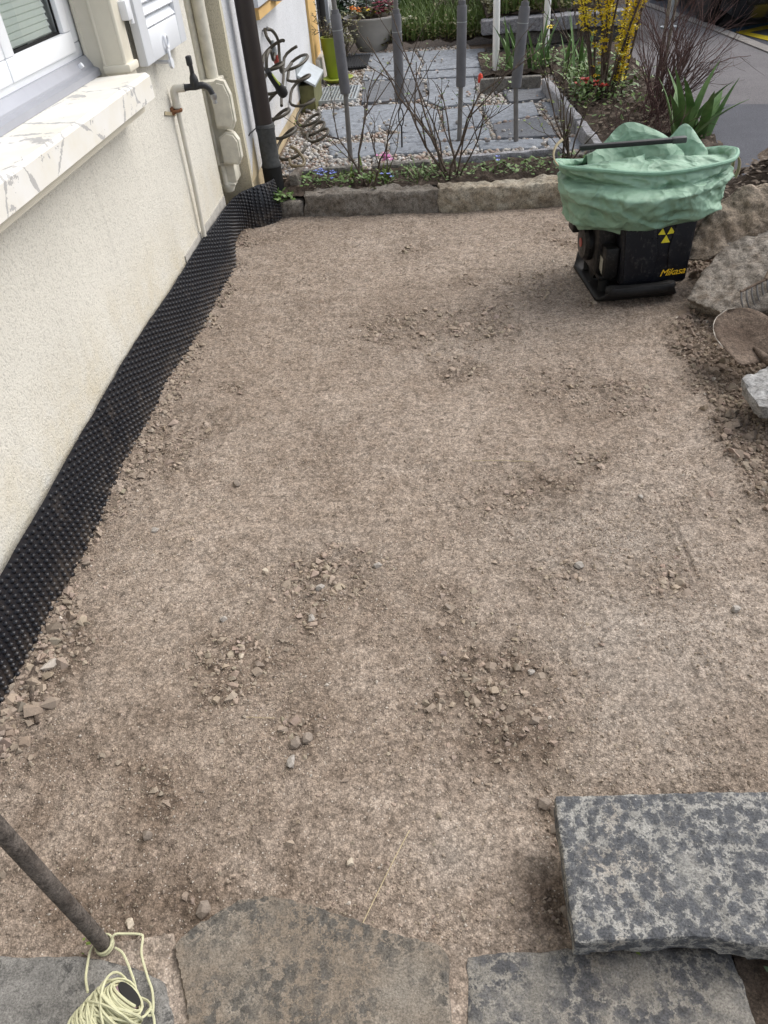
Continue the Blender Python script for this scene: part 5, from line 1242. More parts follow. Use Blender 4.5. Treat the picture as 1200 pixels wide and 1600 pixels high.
rp = clump('primrose', (1.13, 6.42, .19), 14, .12, .05, 'red primrose growing under the yellow forsythia', M['leaf'], 19, .03, (.4, 1.0), (.3, .9)); flowers(rp, (1.10, 6.42, .27), 10, .035, M['red_petal'], .034, random.Random(3), .05); flowers(rp, (1.19, 6.38, .26), 7, .025, M['red_petal'], .034, random.Random(4), .04)
dz = clump('daffodil', (1.00, 8.05, .17), 6, .22, .016, 'small yellow daffodil against the white post', M['leaf'], 20, .02, (.1, .6), (1.2, 1.5)); flowers(dz, (1.01, 8.03, .42), 3, .012, M['yellow_petal'], .035, random.Random(5), .03)
dz = clump('daffodil', (.66, 9.15, .46), 12, .45, .016, 'yellow daffodil among tall leaves above the sleeper wall', M['leaf'], 22, .05, (.1, .5), (1.2, 1.5)); flowers(dz, (.66, 9.1, .85), 6, .05, M['yellow_petal'], .04, random.Random(6), .05)
# ground cover in the bed and litter
rs = random.Random(77); gc = MB(); lt = MB(); g2 = MB()
for _ in range(1100):
    x = rs.uniform(-.9, .98); y = rs.uniform(4.88, 5.14)
    k = .5+.5*math.sin(x*9)*math.cos(x*4+1)
    if rs.random() < .25+.75*k: leafquad(gc, (x, y, .135+rs.uniform(0, .045)), .028*rs.uniform(.5, 1.4), rs)
for _ in range(260): leafquad(lt, (rs.uniform(-.95, 1.0), rs.uniform(4.88, 5.12), .145), .024*rs.uniform(.5, 1.3), rs, .25)
for _ in range(900): leafquad(lt, (rs.uniform(1.04, 1.7), rs.uniform(4.8, 7.6), .205+rs.uniform(0, .02)), .035*rs.uniform(.5, 1.3), rs, .3)
for _ in range(420): leafquad(gc, (rs.uniform(.42, 1.6), rs.uniform(7.65, 8.3), .19+rs.uniform(0, .05)), .045*rs.uniform(.5, 1.3), rs, .5)
for _ in range(260): leafquad(gc, (1.05+abs(rs.gauss(0, .2)), rs.uniform(6.3, 7.6), .21+rs.uniform(0, .06)), .04*rs.uniform(.5, 1.3), rs, .5)
for _ in range(900):
    a_, q_ = rs.uniform(0, 6.28), abs(rs.gauss(0, .22)); leafquad(gc, (min(max(1.22+q_*math.cos(a_), 1.03), 1.66), 6.7+2.2*q_*math.sin(a_), .20+rs.uniform(0, .12)), .045*rs.uniform(.5, 1.4), rs, .9)
for _ in range(70): leafquad(gc, (-1.0+rs.gauss(0, .04), 4.82+rs.gauss(0, .03), .10+rs.uniform(0, .05)), .04, rs, .8)
tag(gc.build('ground_cover', M['leaf']), 'low dark green ground cover in the flower beds', 'ground cover', kind='stuff')
tag(lt.build('leaf_litter', M['litter']), 'dry brown leaf litter on the flower bed soil', 'leaf litter', kind='stuff')
# back bed: grass, low cover and shrubs
for _ in range(2600):
    x = rs.uniform(-.45, .55); y = rs.uniform(9.5, 11.0); blade(g2, (x, y, .2+.08*(y-9.4)), rs.uniform(0, 6.28), .26*rs.uniform(.5, 1.2), .013, rs.uniform(.4, 1.6), 3, .1)
for _ in range(2200):
    x = rs.uniform(.6, 1.35); y = rs.uniform(9.0, 10.6); blade(g2, (x, y, .45), rs.uniform(0, 6.28), .42*rs.uniform(.5, 1.2), .013, rs.uniform(.3, 1.2), 3, .1)
tag(g2.build('tall_grass', M['grass']), 'green grassy leaves filling the bed at the back', 'grass', kind='stuff')
g3 = MB()
for _ in range(6500):
    x = rs.uniform(-.6, .62); y = rs.uniform(9.45, 10.6); leafquad(g3, (x, y, .19+abs(rs.gauss(0, .09))+.1*max(0, .3*math.sin(x*6+y*3))), .042*rs.uniform(.5, 1.3), rs)
for _ in range(3200):
    x = rs.uniform(.52, 1.75); y = rs.uniform(8.95, 10.0); leafquad(g3, (x, y, .46+abs(rs.gauss(0, .05))), .042*rs.uniform(.5, 1.3), rs)
tag(g3.build('cover_plants', M['leaf_olive']), 'bushy green cover plants along the back edge of the patio', 'ground cover', kind='stuff')
shrub('twiggy_bush', (.30, 10.2, .25), 26, .45, .006, 3, 'dense brownish leafless bush in the back bed', M['bark_pale'], 71, (0, 0), .5, .7, M['leaf_olive'], .02, .18, .12, 3)
shrub('leafy_bush', (-1.02, 10.3, .2), 22, .42, .006, 3, 'dark leafy bush beside the ochre house corner', M['bark'], 73, (0, 0), .5, .6, M['leaf_dark'], .055, .95, .12, 3, name2='leaves')
shrub('leafy_bush', (-1.0, 9.1, .15), 12, .22, .005, 2, 'low brown twiggy bush under the concrete bowl', M['bark'], 74, (0, 0), .6, .6, M['leaf_olive'], .03, .7, .06, 3, name2='leaves')
shrub('climbing_shrub', (1.25, 7.9, .17), 9, .50, .006, 2, 'thin dark twiggy shrub beside the low sleeper wall', M['bark'], 75, (0, 0), .4, .3, None)
wfx = MB()
t = thing('primrose', 'pale cream primroses in the grass beside the concrete bowl', 'flower', (-.33, 9.75, .25)); flowers(t, (-.33, 9.70, .33), 14, .06, M['white_petal'], .03, random.Random(9), .08); clx = MB()
for _ in range(30): leafquad(clx, (-.33+rs.gauss(0, .06), 9.72+rs.gauss(0, .06), .27), .07, rs)
clx.build('leaves', M['leaf_lime'], t)

# low wall of stacked sleepers
lw = thing('sleeper_wall', 'low retaining wall of stacked weathered slabs behind the white posts', 'low wall', (1.1, 8.9, .15))
for k, (x0, x1, y0, z0, z1, m) in enumerate(((.50, 1.05, 8.86, .05, .17, 'old_wood'), (1.06, 1.9, 8.80, .05, .18, 'old_wood'), (.62, 1.30, 8.84, .185, .30, 'old_wood'), (1.31, 1.9, 8.80, .185, .30, 'old_wood'), (.45, 1.12, 8.80, .31, .43, 'sleeper_top'), (1.13, 1.9, 8.74, .31, .43, 'sleeper_top'))):
    stone('wall_slab', MB().box((x0, y0, z0), (x1, y0+.2, z1)), M[m], lw, .015, ((.010, 5, .5), (.008, 20, .55)), 0, k)
# pushcart behind the bed
ct = thing('push_cart', 'dark cart with a spoked wheel standing behind the back bed', 'cart', (-.3, 11.3, .15))
wc = Vector((-.26, 11.25, .36))
MB().tube([wc+Vector((0, .19*math.cos(a), .19*math.sin(a))) for a in np.linspace(0, 2*math.pi, 33)], .028, 8, False).build('tyre', M['tyre'], ct, True)
sp = MB(); sp.tube([wc+Vector((.03, .155*math.cos(a), .155*math.sin(a))) for a in np.linspace(0, 2*math.pi, 33)], .010, 6, False)
for k in range(12): a = k*math.pi/6; sp.tube([wc+Vector((.03, 0, 0)), wc+Vector((.03, .155*math.cos(a), .155*math.sin(a)))], .006, 5)
sp.lathe([(0, -.03), (.03, -.03), (.03, .05), (0, .05)], 12, Matrix.Translation(wc) @ Matrix.Rotation(R(90), 4, 'Y')); sp.build('rim', M['chrome'], ct, True)
wc2 = wc+Vector((-.62, 0, 0)); MB().tube([wc2+Vector((0, .19*math.cos(a), .19*math.sin(a))) for a in np.linspace(0, 2*math.pi, 33)], .028, 8, False).build('tyre', M['tyre'], ct, True)
MB().tube([wc2, wc], .014, 8).build('axle', M['black_pipe'], ct, True)
MB().prism([(-.84, 10.95, .50), (-.32, 10.95, .50), (-.26, 10.90, .90), (-.90, 10.90, .90)], (0, .6, 0)).build('tray', M['black_pipe'], ct)
MB().box((-.205, 11.0, .56), (-.155, 11.5, .62), None, .008).build('mudguard', M['galv'], ct, True)
MB().box((-.80, 11.45, .14), (-.76, 11.49, .52)).box((-.36, 11.45, .14), (-.32, 11.49, .52)).build('stand', M['black_pipe'], ct)

# ================================================================ STREET
pv = MB(); pv.add([(1.66,4.2,.135),(3.30,5.6,.135),(3.02,7.0,.135),(2.80,9.3,.135),(2.38,12.5,.135),(1.3,22,.135),(-4,30,.135),(-4,26,.135),(1.2,14,.135),(1.72,8.6,.135),(1.55,6.3,.135)], [tuple(range(11))])
tag(pv.build('pavement', M['asphalt']), kind='structure')
p2 = MB().add([(1.66,4.2,.139),(1.60,2.0,.139),(8,2.0,.139),(8,5.2,.139),(3.30,5.6,.139),(2.6,6.05,.139),(1.95,6.25,.139),(1.70,5.5,.139)], [tuple(range(8))])
tag(p2.build('driveway', M['asphalt_dark']), kind='structure')
p3 = MB().add([(8,5.2,.075),(60,5.2,.075),(60,70,.075),(-40,70,.075),(-40,30,.075),(-4,30,.075),(1.3,22,.075),(2.42,12.5,.075),(2.86,9.3,.075),(3.06,7.0,.075),(3.36,5.6,.075),(3.3,5.2,.075)], [tuple(range(12))])
tag(p3.build('road', M['asphalt_dark']), kind='structure')
kb = thing('granite_kerb', 'weathered granite kerb between pavement and road', 'kerb', (2.8, 9, .1))
kp = [(3.34,5.6),(3.06,7.0),(2.84,9.3),(2.42,12.5),(1.33,22.0)]
for (xa, ya), (xb, yb) in zip(kp[:-1], kp[1:]):
    L = math.hypot(xb-xa, yb-ya); m = max(1, round(L/.9)); u = Vector(((xb-xa)/L, (yb-ya)/L, 0)); s = Vector((u.y, -u.x, 0))
    for k in range(m):
        a = Vector((xa, ya, 0))+u*(L*k/m+.006); b = Vector((xa, ya, 0))+u*(L*(k+1)/m-.006)
        MB().prism([a-s*.06+Vector((0,0,.146)), b-s*.06+Vector((0,0,.146)), b+s*.07+Vector((0,0,.140)), a+s*.07+Vector((0,0,.140))], (0, 0, -.2)).build('kerb_stone', M['granite'], kb)
tag(MB().add([(3.0771, 9.3395, 0.079), (3.4885, 9.5851, 0.079), (4.6,8.95,.079), (4.6,8.83,.079), (3.4064, 9.3335, 0.079), (3.2095, 9.2721, 0.079), (3.29, 8.883, 0.079), (4.4,8.35,.079), (4.4,8.22,.079), (3.2175, 8.6625, 0.079)][:5]+[(3.4179, 9.3687, 0.079), (3.1335, 9.2305, 0.079)], [tuple(range(7))]).build('yellow_line', M['yellow_line']), 'yellow painted road line meeting the kerb at an angle', 'road marking', kind='structure')
tag(MB().add([(3.0758, 9.2926, 0.08), (3.1742, 9.3234, 0.08), (3.4145, 8.6336, 0.08), (3.3209, 8.3659, 0.08)], [(0, 1, 2, 3)]).build('yellow_line', M['yellow_line']), kind='structure')
tag(MB().add([(3.0649, 9.5181, 0.078), (3.5394, 9.7408, 0.078), (4.6,9.35,.078), (4.6,9.12,.078), (3.4908, 9.5914, 0.078), (3.068, 9.3513, 0.078)], [tuple(range(6))]).build('blue_line', M['blue_line']), kind='structure')
# bicycle stand
bk = thing('bicycle_stand', 'galvanised tubular bicycle stand on the pavement', 'bicycle stand', (2.45, 9.5, .135))
MB().tube([(2.45,9.55,.10), (2.45,9.55,.5), (2.45,9.55,.85)], .030, 14).build('post', M['galv'], bk, True)
MB().lathe([(0, .135), (.085, .135), (.085, .147), (.03, .150), (0, .150)], 20, Matrix.Translation((2.45,9.55,0))).build('foot_plate', M['galv'], bk, True)
MB().tube(catmull([(2.45,9.55,.42), (2.32,9.50,.45), (2.15,9.43,.42), (2.02,9.38,.36), (1.98,9.36,.28)], 6), .014, 10).build('rail', M['galv'], bk, True)
# parked car
def car():
    t = thing('parked_car', 'black car parked on the road beyond the granite kerb', 'car', (3.78, 11.0, .08))
    g = .075; x0, x1 = 2.92, 4.66; yF, yB = 9.04, 13.17
    prof = [(0, .26), (.05, .16), (4.05, .16), (4.13, .34), (4.10, .72), (3.85, .93), (2.95, 1.02), (1.15, .98), (.22, .80), (.02, .62)]
    def cut(y): return y
    bm = MB(); secs = [(x0+.0, .10), (x0+.06, 0.0), ((x0+x1)/2, -.04), (x1-.06, 0.0), (x1, .10)]; n = len(prof); vs = []; fs = []
    for x, ins in secs:
        for y, z in prof:
            yy = yF+y; zz = g+z
            yy = yy+(ins if y < 2 else -ins); zz = zz-(ins*.3 if z > .5 else -ins*.4); vs.append((x, yy, zz))
    for s in range(len(secs)-1):
        for k in range(n): fs.append((s*n+k, s*n+(k+1) % n, (s+1)*n+(k+1) % n, (s+1)*n+k))
    fs += [tuple(range(n)), tuple(range((len(secs)-1)*n, len(secs)*n))[::-1]]
    bm.add(vs, fs); bm.build('body', M['car_paint'], t, True)
    cb = MB(); P = [(1.05, .97), (1.75, 1.44), (3.05, 1.46), (3.75, 1.0)]; vs = []
    for x, ins in ((x0+.07, 0), (x1-.07, 0)):
        for y, z in P: vs.append((x+(.13 if x < 3.7 else -.13)*(z > 1.2), yF+y, g+z))
    cb.add(vs, [(0,1,2,3), (7,6,5,4), (0,4,5,1), (1,5,6,2), (2,6,7,3), (3,7,4,0)]); cb.build('cabin', M['car_paint'], t)
    gl = MB(); 
    gl.add([(x0+.16, yF+1.12, g+1.02), (x1-.16, yF+1.12, g+1.02), (x1-.24, yF+1.70, g+1.415), (x0+.24, yF+1.70, g+1.415)], [(0,1,2,3)]); gl.v = [(a, b-.012, c+.01) for a, b, c in gl.v]; gl.build('windscreen', M['glass'], t)
    MB().add([(x0+.075, yF+1.35, g+1.03), (x0+.192, yF+1.85, g+1.40), (x0+.192, yF+2.35, g+1.41), (x0+.075, yF+2.35, g+1.03)], [(0,1,2,3)]).build('side_window', M['glass'], t)
    MB().box((x0+.12, yF-.02, g+.26), (x1-.12, yF+.10, g+.46), None, .03).build('bumper', M['machine'], t, True)
    MB().box((x0+.60, yF-.035, g+.36), (x1-.60, yF-.022, g+.46)).build('number_plate', M['white_petal'], t)
    for xx in (x0+.10, x1-.38): MB().box((xx, yF+.0, g+.58), (xx+.28, yF+.12, g+.70), None, .03).build('headlight', M['galv'], t, True)
    for xx, sgn in ((x0+.02, -1), (x1-.02, 1)):
        for yy in (yF+.78, yF+3.35):
            c = Matrix.Translation((xx, yy, g+.31)) @ Matrix.Rotation(R(90), 4, 'Y')
            w = MB().lathe([(.19, -.10), (.28, -.10), (.31, -.07), (.31, .07), (.28, .10), (.19, .10)], 28, c).build('wheel', M['tyre'], t, True)
            sp = MB().lathe([(.165, .07*sgn), (.195, .09*sgn), (.195, .04*sgn), (.165, .04*sgn)], 28, c); sp.lathe([(0, .085*sgn), (.05, .085*sgn), (.05, .04*sgn), (0, .04*sgn)], 14, c)
            for k in range(5):
                a = k*2*math.pi/5; sp.tube([c @ Vector((.03*math.cos(a), .03*math.sin(a), .075*sgn)), c @ Vector((.18*math.cos(a), .18*math.sin(a), .075*sgn))], .020, 6)
            sp.build('rim', M['rim'], w, True)
car()

# ================================================================ BOULDERS
def plate_rock(pts, thick, mat, label, seed, nrm=None, name='boulder', amp=((.020, 4, .5), (.014, 20, .6)), facet=.016, voxel=.009):
    P = [Vector(p) for p in pts]; c = sum(P, Vector())/len(P)
    nv = Vector()
    for i in range(len(P)): nv += (P[i]-c).cross(P[(i+1) % len(P)]-c)
    nv.normalize()
    if nv.dot(Vector((0, 0, 1.6))-c) < 0: nv = -nv
    if nrm: nv = Vector(nrm).normalized()
    back = [p+(c-p)*.10-nv*thick for p in P]
    o = stone(name, hull(P+back), mat, None, voxel, amp, 0, seed, facet)
    return tag(o, label, 'boulder')
plate_rock([(1.0967, 3.4608, 0.15), (1.1388, 3.4964, 0.22), (1.2209, 3.6064, 0.33), (1.3493, 3.6221, 0.41), (1.4628, 3.6201, 0.42), (1.6299, 3.5002, 0.4), (1.6736, 3.4856, 0.32), (1.4703, 3.54, 0.28), (1.2871, 3.4214, 0.19), (1.1782, 3.4068, 0.155)], .11, M['rock'], 'brown leaning slab of stone standing behind the black compactor', 3)
plate_rock([(1.0609, 3.2067, 0.075), (1.1683, 3.0552, 0.075), (1.3436, 3.0187, 0.1), (1.5132, 3.0354, 0.2), (1.5886, 3.3556, 0.26), (1.4623, 3.5006, 0.26), (1.3505, 3.4912, 0.25), (1.2771, 3.4666, 0.22), (1.1681, 3.3579, 0.14)], .10, M['rock2'], 'big flat grey-brown stone slab on which the rake rests', 5, None, 'boulder', ((.008, 5, .5), (.009, 24, .6)), .010)
plate_rock([(1.0498, 2.4079, 0.14), (1.1151, 2.4521, 0.145), (1.1931, 2.4914, 0.15), (1.3298, 2.4155, 0.15), (1.275, 2.2024, 0.13), (1.1319, 2.2245, 0.12), (1.0614, 2.2578, 0.12), (1.0489, 2.3337, 0.13)], .065, M['rock_grey'], 'pale grey flat stone jutting out next to the shovel', 7, None, 'boulder', ((.010, 6, .5), (.008, 24, .6)), .008)
plate_rock([(1.16,2.32,.07), (1.36,2.22,.07), (1.5,2.4,.07), (1.44,2.62,.07), (1.2,2.58,.07)], .12, M['rock'], 'brown stone lying under the pale grey flat stone', 9)
plate_rock([(1.55,3.55,.28), (1.95,3.4,.30), (2.05,3.8,.34), (1.70,3.95,.34)], .28, M['rock2'], 'grey-brown boulder beside the leaning slab', 11)
plate_rock([(1.42,2.75,.2), (1.85,2.6,.24), (1.95,3.05,.28), (1.55,3.15,.25)], .24, M['rock'], 'brown boulder right of the shovel blade', 13)
plate_rock([(1.25,1.75,.12), (1.6,1.7,.16), (1.7,2.1,.2), (1.35,2.15,.16)], .18, M['rock2'], 'grey-brown boulder lying in the loose rubble', 14)
# heap of roots and brown debris behind the stones
hp = thing('root_heap', 'heap of brown roots and dry debris behind the leaning slab', 'debris', (1.65, 4.35, .15)); rs = random.Random(91); mb = MB()
hx = np.arange(1.15, 2.5, .03); hy = np.arange(3.9, 4.95, .03); X, Y = np.meshgrid(hx, hy); Z = .02+.30*np.exp(-((X-1.85)/.42)**2-((Y-4.25)/.34)**2)+.05*fbm(X, Y, 0, 9, 3, .6, 40)
ny, nx = X.shape; i = (np.arange(ny-1)[:, None]*nx+np.arange(nx-1)[None]).ravel()
mesh_np('earth', np.stack([X, Y, Z], -1).reshape(-1, 3), np.stack([i, i+1, i+nx+1, i+nx], -1), M['soil'], hp, True)
for _ in range(70):
    x, y = 1.78+rs.gauss(0, .24), 4.22+rs.gauss(0, .18); z = .05+.30*math.exp(-((x-1.85)/.42)**2-((y-4.25)/.34)**2)
    a = rs.uniform(-.6, .8); L = rs.uniform(.06, .26); d = Vector((math.cos(a), math.sin(a), rs.uniform(-.25, .2)))
    mb.tube(catmull([Vector((x, y, z)), Vector((x, y, z+.02))+d*L*.5, Vector((x, y, z))+d*L], 5), rs.uniform(.003, .009), 5)
mb.build('roots', M['bark'], hp, True)
lb = MB()
for _ in range(420):
    x, y = 1.75+rs.gauss(0, .26), 4.2+rs.gauss(0, .2); z = .06+.30*math.exp(-((x-1.85)/.42)**2-((y-4.25)/.34)**2); leafquad(lb, (x, y, z), .035, rs, .4)
lb.build('dry_leaves', M['litter'], hp)

# shovel
sv = thing('shovel', 'dirty round shovel blade lying between the stones', 'shovel', (1.2, 2.75, .05))
So = Vector((1.1979, 2.6001, 0.1)); Tp = Vector((1.1082, 2.8407, 0.17)); Ls = Vector((1.1098, 2.5514, 0.075))
u = (Tp-So); Lb = u.length; u.normalize(); v = (Ls-So); v = (v-u*v.dot(u)); Wd = v.length; v.normalize(); w = u.cross(v)
if w.z < 0: w = -w
nu, nv_ = 18, 15; vs = []; fs = []
def halfw(a):                                # outline of a round-point blade
    return Wd*1.12*(1.0 if a < .45 else math.sqrt(max(0.0, 1-((a-.45)/.55)**2.2)))
for i in range(nu+1):
    a = i/nu; hw = max(halfw(a), .004)
    for j in range(nv_+1):
        b = -1+2*j/nv_
        vs.append(So+u*(a*Lb*1.0)+v*(b*hw)+w*(.030*(b*b)*(.3+.7*(1-a))+.018*a*a-.012*math.exp(-(b/.22)**2)*(1-a)))
m = nv_+1
for i in range(nu):
    for j in range(nv_): fs.append((i*m+j, i*m+j+1, (i+1)*m+j+1, (i+1)*m+j))
bl = MB().add(vs, fs).build('blade', M['steel_tool'], sv, True)
sm = bl.modifiers.new('thickness', 'SOLIDIFY'); sm.thickness = .003
ed = [vs[i*m+nv_]+w*.001 for i in range(7, nu+1)]+[vs[nu*m+j]+w*.001 for j in range(nv_, 6, -1)]
MB().tube(ed, [.0012+.0016*abs(math.sin(i*.9))**2 for i in range(len(ed))], 6).build('worn_edge', M['steel_bare'], bl, True)
MB().tube([So+u*.07-w*.004, So-u*.01+w*.008, So-u*.10+w*.03], [.008, .017, .019], 12).build('socket', M['steel_tool'], sv, True)
MB().tube([So-u*.08+w*.024, So-u*.5+w*.16, So-u*.9+w*.26], .0175, 12).build('shaft', M['wood_handle'], sv, True)
# rake
rk = thing('garden_rake', 'iron garden rake with curved tines lying on the flat slab', 'rake', (1.3, 3.2, .15))
ra = Vector((1.2243, 3.0404, 0.17)); rb = Vector((1.3636, 3.1064, 0.2)); rd = (rb-ra).normalized()
re_ = rb+rd*.16
MB().tube([ra, re_], .0060, 8).build('head', M['steel_tool'], rk, True)
for k in range(10):
    q = ra+rd*(.004+k*.0262); dn = Vector((.02, -.45, -.85)).normalized()
    MB().tube(catmull([q, q+dn*.03+Vector((.000, -.004, 0)), q+dn*.055+Vector((.006, .0, 0)), q+dn*.078+Vector((.016, .006, 0))], 5), [.0042]*10+[.003]*6, 6).build('tine', M['foam_post'], rk, True)
mid = ra+rd*.125; MB().tube([mid, mid+Vector((.10, .16, .06)), mid+Vector((.75, 1.0, .35))], [.008, .013, .013], 10).build('handle', M['wood_handle'], rk, True)

# ================================================================ PLATE COMPACTOR WITH BAG
CM = Matrix.Translation((.87, 3.60, 0)) @ Matrix.Rotation(R(6), 4, 'Z')
gz = .006
pc = thing('plate_compactor', 'black plate compactor with yellow emblem parked by the boulders', 'compactor', (.87, 3.60, 0))
# base plate with upturned front
prof = [(-.275, .085), (-.268, .060), (-.250, .034), (-.222, .014), (-.19, .004), (.20, .004), (.235, .02), (.25, .05)]
vs = []; fs = []; nxx = 14
for yy, zz in prof:
    hw = .185-(.045*max(0, (-yy-.20)/.075)**2 if yy < -.2 else 0)-(.03*max(0, (yy-.2)/.05) if yy > .2 else 0)
    for k in range(nxx+1):
        xx = -hw+2*hw*k/nxx; vs.append(CM @ Vector((xx, yy, gz+zz+(.006 if abs(abs(k-nxx/2)-nxx/2) < .5 else 0))))
m = nxx+1
for i in range(len(prof)-1):
    for k in range(nxx): fs.append((i*m+k, i*m+k+1, (i+1)*m+k+1, (i+1)*m+k))
pl = MB().add(vs, fs).build('base_plate', M['plate'], pc, True); sm = pl.modifiers.new('thickness', 'SOLIDIFY'); sm.thickness = .014; sm.offset = 1
MB().tube([CM @ Vector((x, -.268+.10*abs(x/.16)**3*.3, gz+.062)) for x in np.linspace(-.155, .155, 13)], [.018]+[.026]*11+[.018], 10).build('front_lip', M['plate'], pc, True)
# rubber mounts and vibrator housing
for x, y in ((-.13, -.12), (.13, -.12), (-.13, .14), (.13, .14)): MB().tube([CM @ Vector((x, y, .015)), CM @ Vector((x, y, .075))], .024, 12).build('rubber_mount', M['tyre'], pc, True)
MB().tube([CM @ Vector((-.15, .02, .07)), CM @ Vector((.17, .02, .07))], .052, 16).build('vibrator', M['machine'], pc, True)
MB().box((-.165, -.15, .074), (.165, .17, .095), CM, .006).build('engine_bed', M['machine'], pc, True)
# front cover: leaning shell with two pads and a recessed centre
def quadbox(b, t, d0, d1):
    """shell from bottom rect to top rect (x0,x1,y,z)"""
    (x0, x1, y, z), (X0, X1, Y, Z) = b, t
    return [CM @ Vector(p) for p in ((x0, y, z), (x1, y, z), (x1, y+d0, z), (x0, y+d0, z), (X0, Y, Z), (X1, Y, Z), (X1, Y+d1, Z), (X0, Y+d1, Z))], [(0,3,2,1),(4,5,6,7),(0,1,5,4),(1,2,6,5),(2,3,7,6),(3,0,4,7)]
def shell(b, t, d0, d1, ch):
    v_, f_ = quadbox(b, t, d0, d1); bm = bmesh.new(); q = [bm.verts.new(p) for p in v_]
    for f in f_: bm.faces.new([q[i] for i in f])
    bmesh.ops.recalc_face_normals(bm, faces=bm.faces); bmesh.ops.bevel(bm, geom=list(bm.edges), offset=ch, segments=3, affect='EDGES', profile=.5)
    bm.verts.index_update(); o = MB().add([x.co.copy() for x in bm.verts], [tuple(x.index for x in f.verts) for f in bm.faces]); bm.free(); return o
FY = -.225
cvr = shell((-.085, .220, FY, .062), (-.100, .245, FY+.035, .40), .20, .22, .020).build('cover', M['plastic'], pc, True)
def pad(poly, th=.007):
    # polygon on the leaning front face, given as (x, z)
    def on(x, z): return CM @ Vector((x, FY+.035*(z-.062)/.338-.001, z))
    nrm = (CM.to_3x3() @ Vector((0, -1, .1))).normalized()
    P = [on(*p) for p in poly]; bm = bmesh.new(); a = [bm.verts.new(p+nrm*(-.006)) for p in P]; b = [bm.verts.new(p+nrm*th) for p in P]
    bm.faces.new(a[::-1]); top = bm.faces.new(b); n = len(P)
    for i in range(n): bm.faces.new([a[i], a[(i+1) % n], b[(i+1) % n], b[i]])
    bmesh.ops.recalc_face_normals(bm, faces=bm.faces)
    bmesh.ops.bevel(bm, geom=[e for e in top.edges], offset=.005, segments=2, affect='EDGES', profile=.5)
    bm.verts.index_update(); o = MB().add([x.co.copy() for x in bm.verts], [tuple(x.index for x in f.verts) for f in bm.faces]); bm.free(); return o
pad([(-.075, .09), (.055, .09), (.070, .20), (.042, .385), (-.085, .385)]).build('cover_pad', M['plastic'], pc, True)
pad([(.125, .125), (.205, .125), (.224, .385), (.152, .385), (.118, .22)]).build('cover_pad', M['plastic'], pc, True)
# emblem: three yellow triangles
def onface(x, z, off=.0025): return CM @ Vector((x, FY+.035*(z-.062)/.338-off, z))
ex, ez = .101, .284
for P in ([(0, .004), (-.024, -.036), (.024, -.036)], [(-.004, .006), (-.045, .008), (-.022, .040)], [(.004, .006), (.022, .042), (.046, .010)]):
    MB().add([onface(ex+x*.84, ez+z*.84-.002, .003) for x, z in P], [(0, 1, 2)]).build('emblem', M['emblem'], pc)
# lettering
cu = bpy.data.curves.new('lettering', 'FONT'); cu.body = 'Mikasa'; cu.size = .042; cu.shear = .35; cu.extrude = .0008; cu.space_character = .92
to = bpy.data.objects.new('tmp_text', cu); COL.objects.link(to)
bpy.context.view_layer.update(); me = bpy.data.meshes.new_from_object(to.evaluated_get(bpy.context.evaluated_depsgraph_get())); bpy.data.objects.remove(to, do_unlink=True)
wdt = max(v.co.x for v in me.vertices)
for q in me.vertices:
    x, z = q.co.x/wdt*.118, q.co.y*1.0
    pnt = onface(.088+x, .105+z+x*.05, .0105); pnt.y -= q.co.z*0; q.co = pnt+(CM.to_3x3() @ Vector((0, -1, 0)))*(q.co.z)
me.name = 'lettering'; me.materials.clear(); me.materials.append(M['letter']); link(bpy.data.objects.new('lettering', me), pc)
# engine, recoil starter, filter, handle frame on the left side
MB().box((-.175, -.12, .095), (-.06, .20, .33), CM, .012).build('engine', M['machine'], pc, True)
MB().lathe([(0, 0), (.085, 0), (.085, .02), (.07, .035), (.0, .038)], 24, CM @ Matrix.Translation((-.176, .02, .20)) @ Matrix.Rotation(R(-90), 4, 'Y')).build('recoil_starter', M['machine'], pc, True)
MB().lathe([(.012, .0), (.021, .0), (.021, .003), (.012, .003)], 20, CM @ Matrix.Translation((-.214, .02, .20)) @ Matrix.Rotation(R(-90), 4, 'Y')).build('starter_ring', M['red_plastic'], pc, True)
MB().box((-.155, -.19, .10), (-.092, -.10, .24), CM, .01).build('belt_guard', M['machine'], pc, True)
MB().add([CM @ Vector(p) for p in ((-.158, -.165, .115), (-.158, -.115, .125), (-.158, -.115, .19), (-.158, -.165, .185))], [(0, 1, 2, 3)]).build('sticker', M['sticker'], pc)
MB().box((-.235, .10, .215), (-.165, .19, .275), CM, .008).box((-.250, .12, .262), (-.225, .17, .285), CM, .004).build('bracket', M['machine'], pc, True)
MB().tube([CM @ Vector((-.215, .18, .275)), CM @ Vector((-.200, .20, .335)), CM @ Vector((-.19, .21, .38))], [.026, .030, .026], 12).build('fuel_cap', M['web'], pc, True)
for sx in (-.15, .19): MB().tube(catmull([CM @ Vector((sx, .19, .08)), CM @ Vector((sx, .235, .25)), CM @ Vector((sx, .20, .40)), CM @ Vector((sx*1.05, .08, .48))], 6), .013, 10).build('handle_frame', M['black_pipe'], pc, True)
MB().box((-.14, -.10, .33), (.20, .20, .44), CM, .03).build('fuel_tank', M['machine'], pc, True)

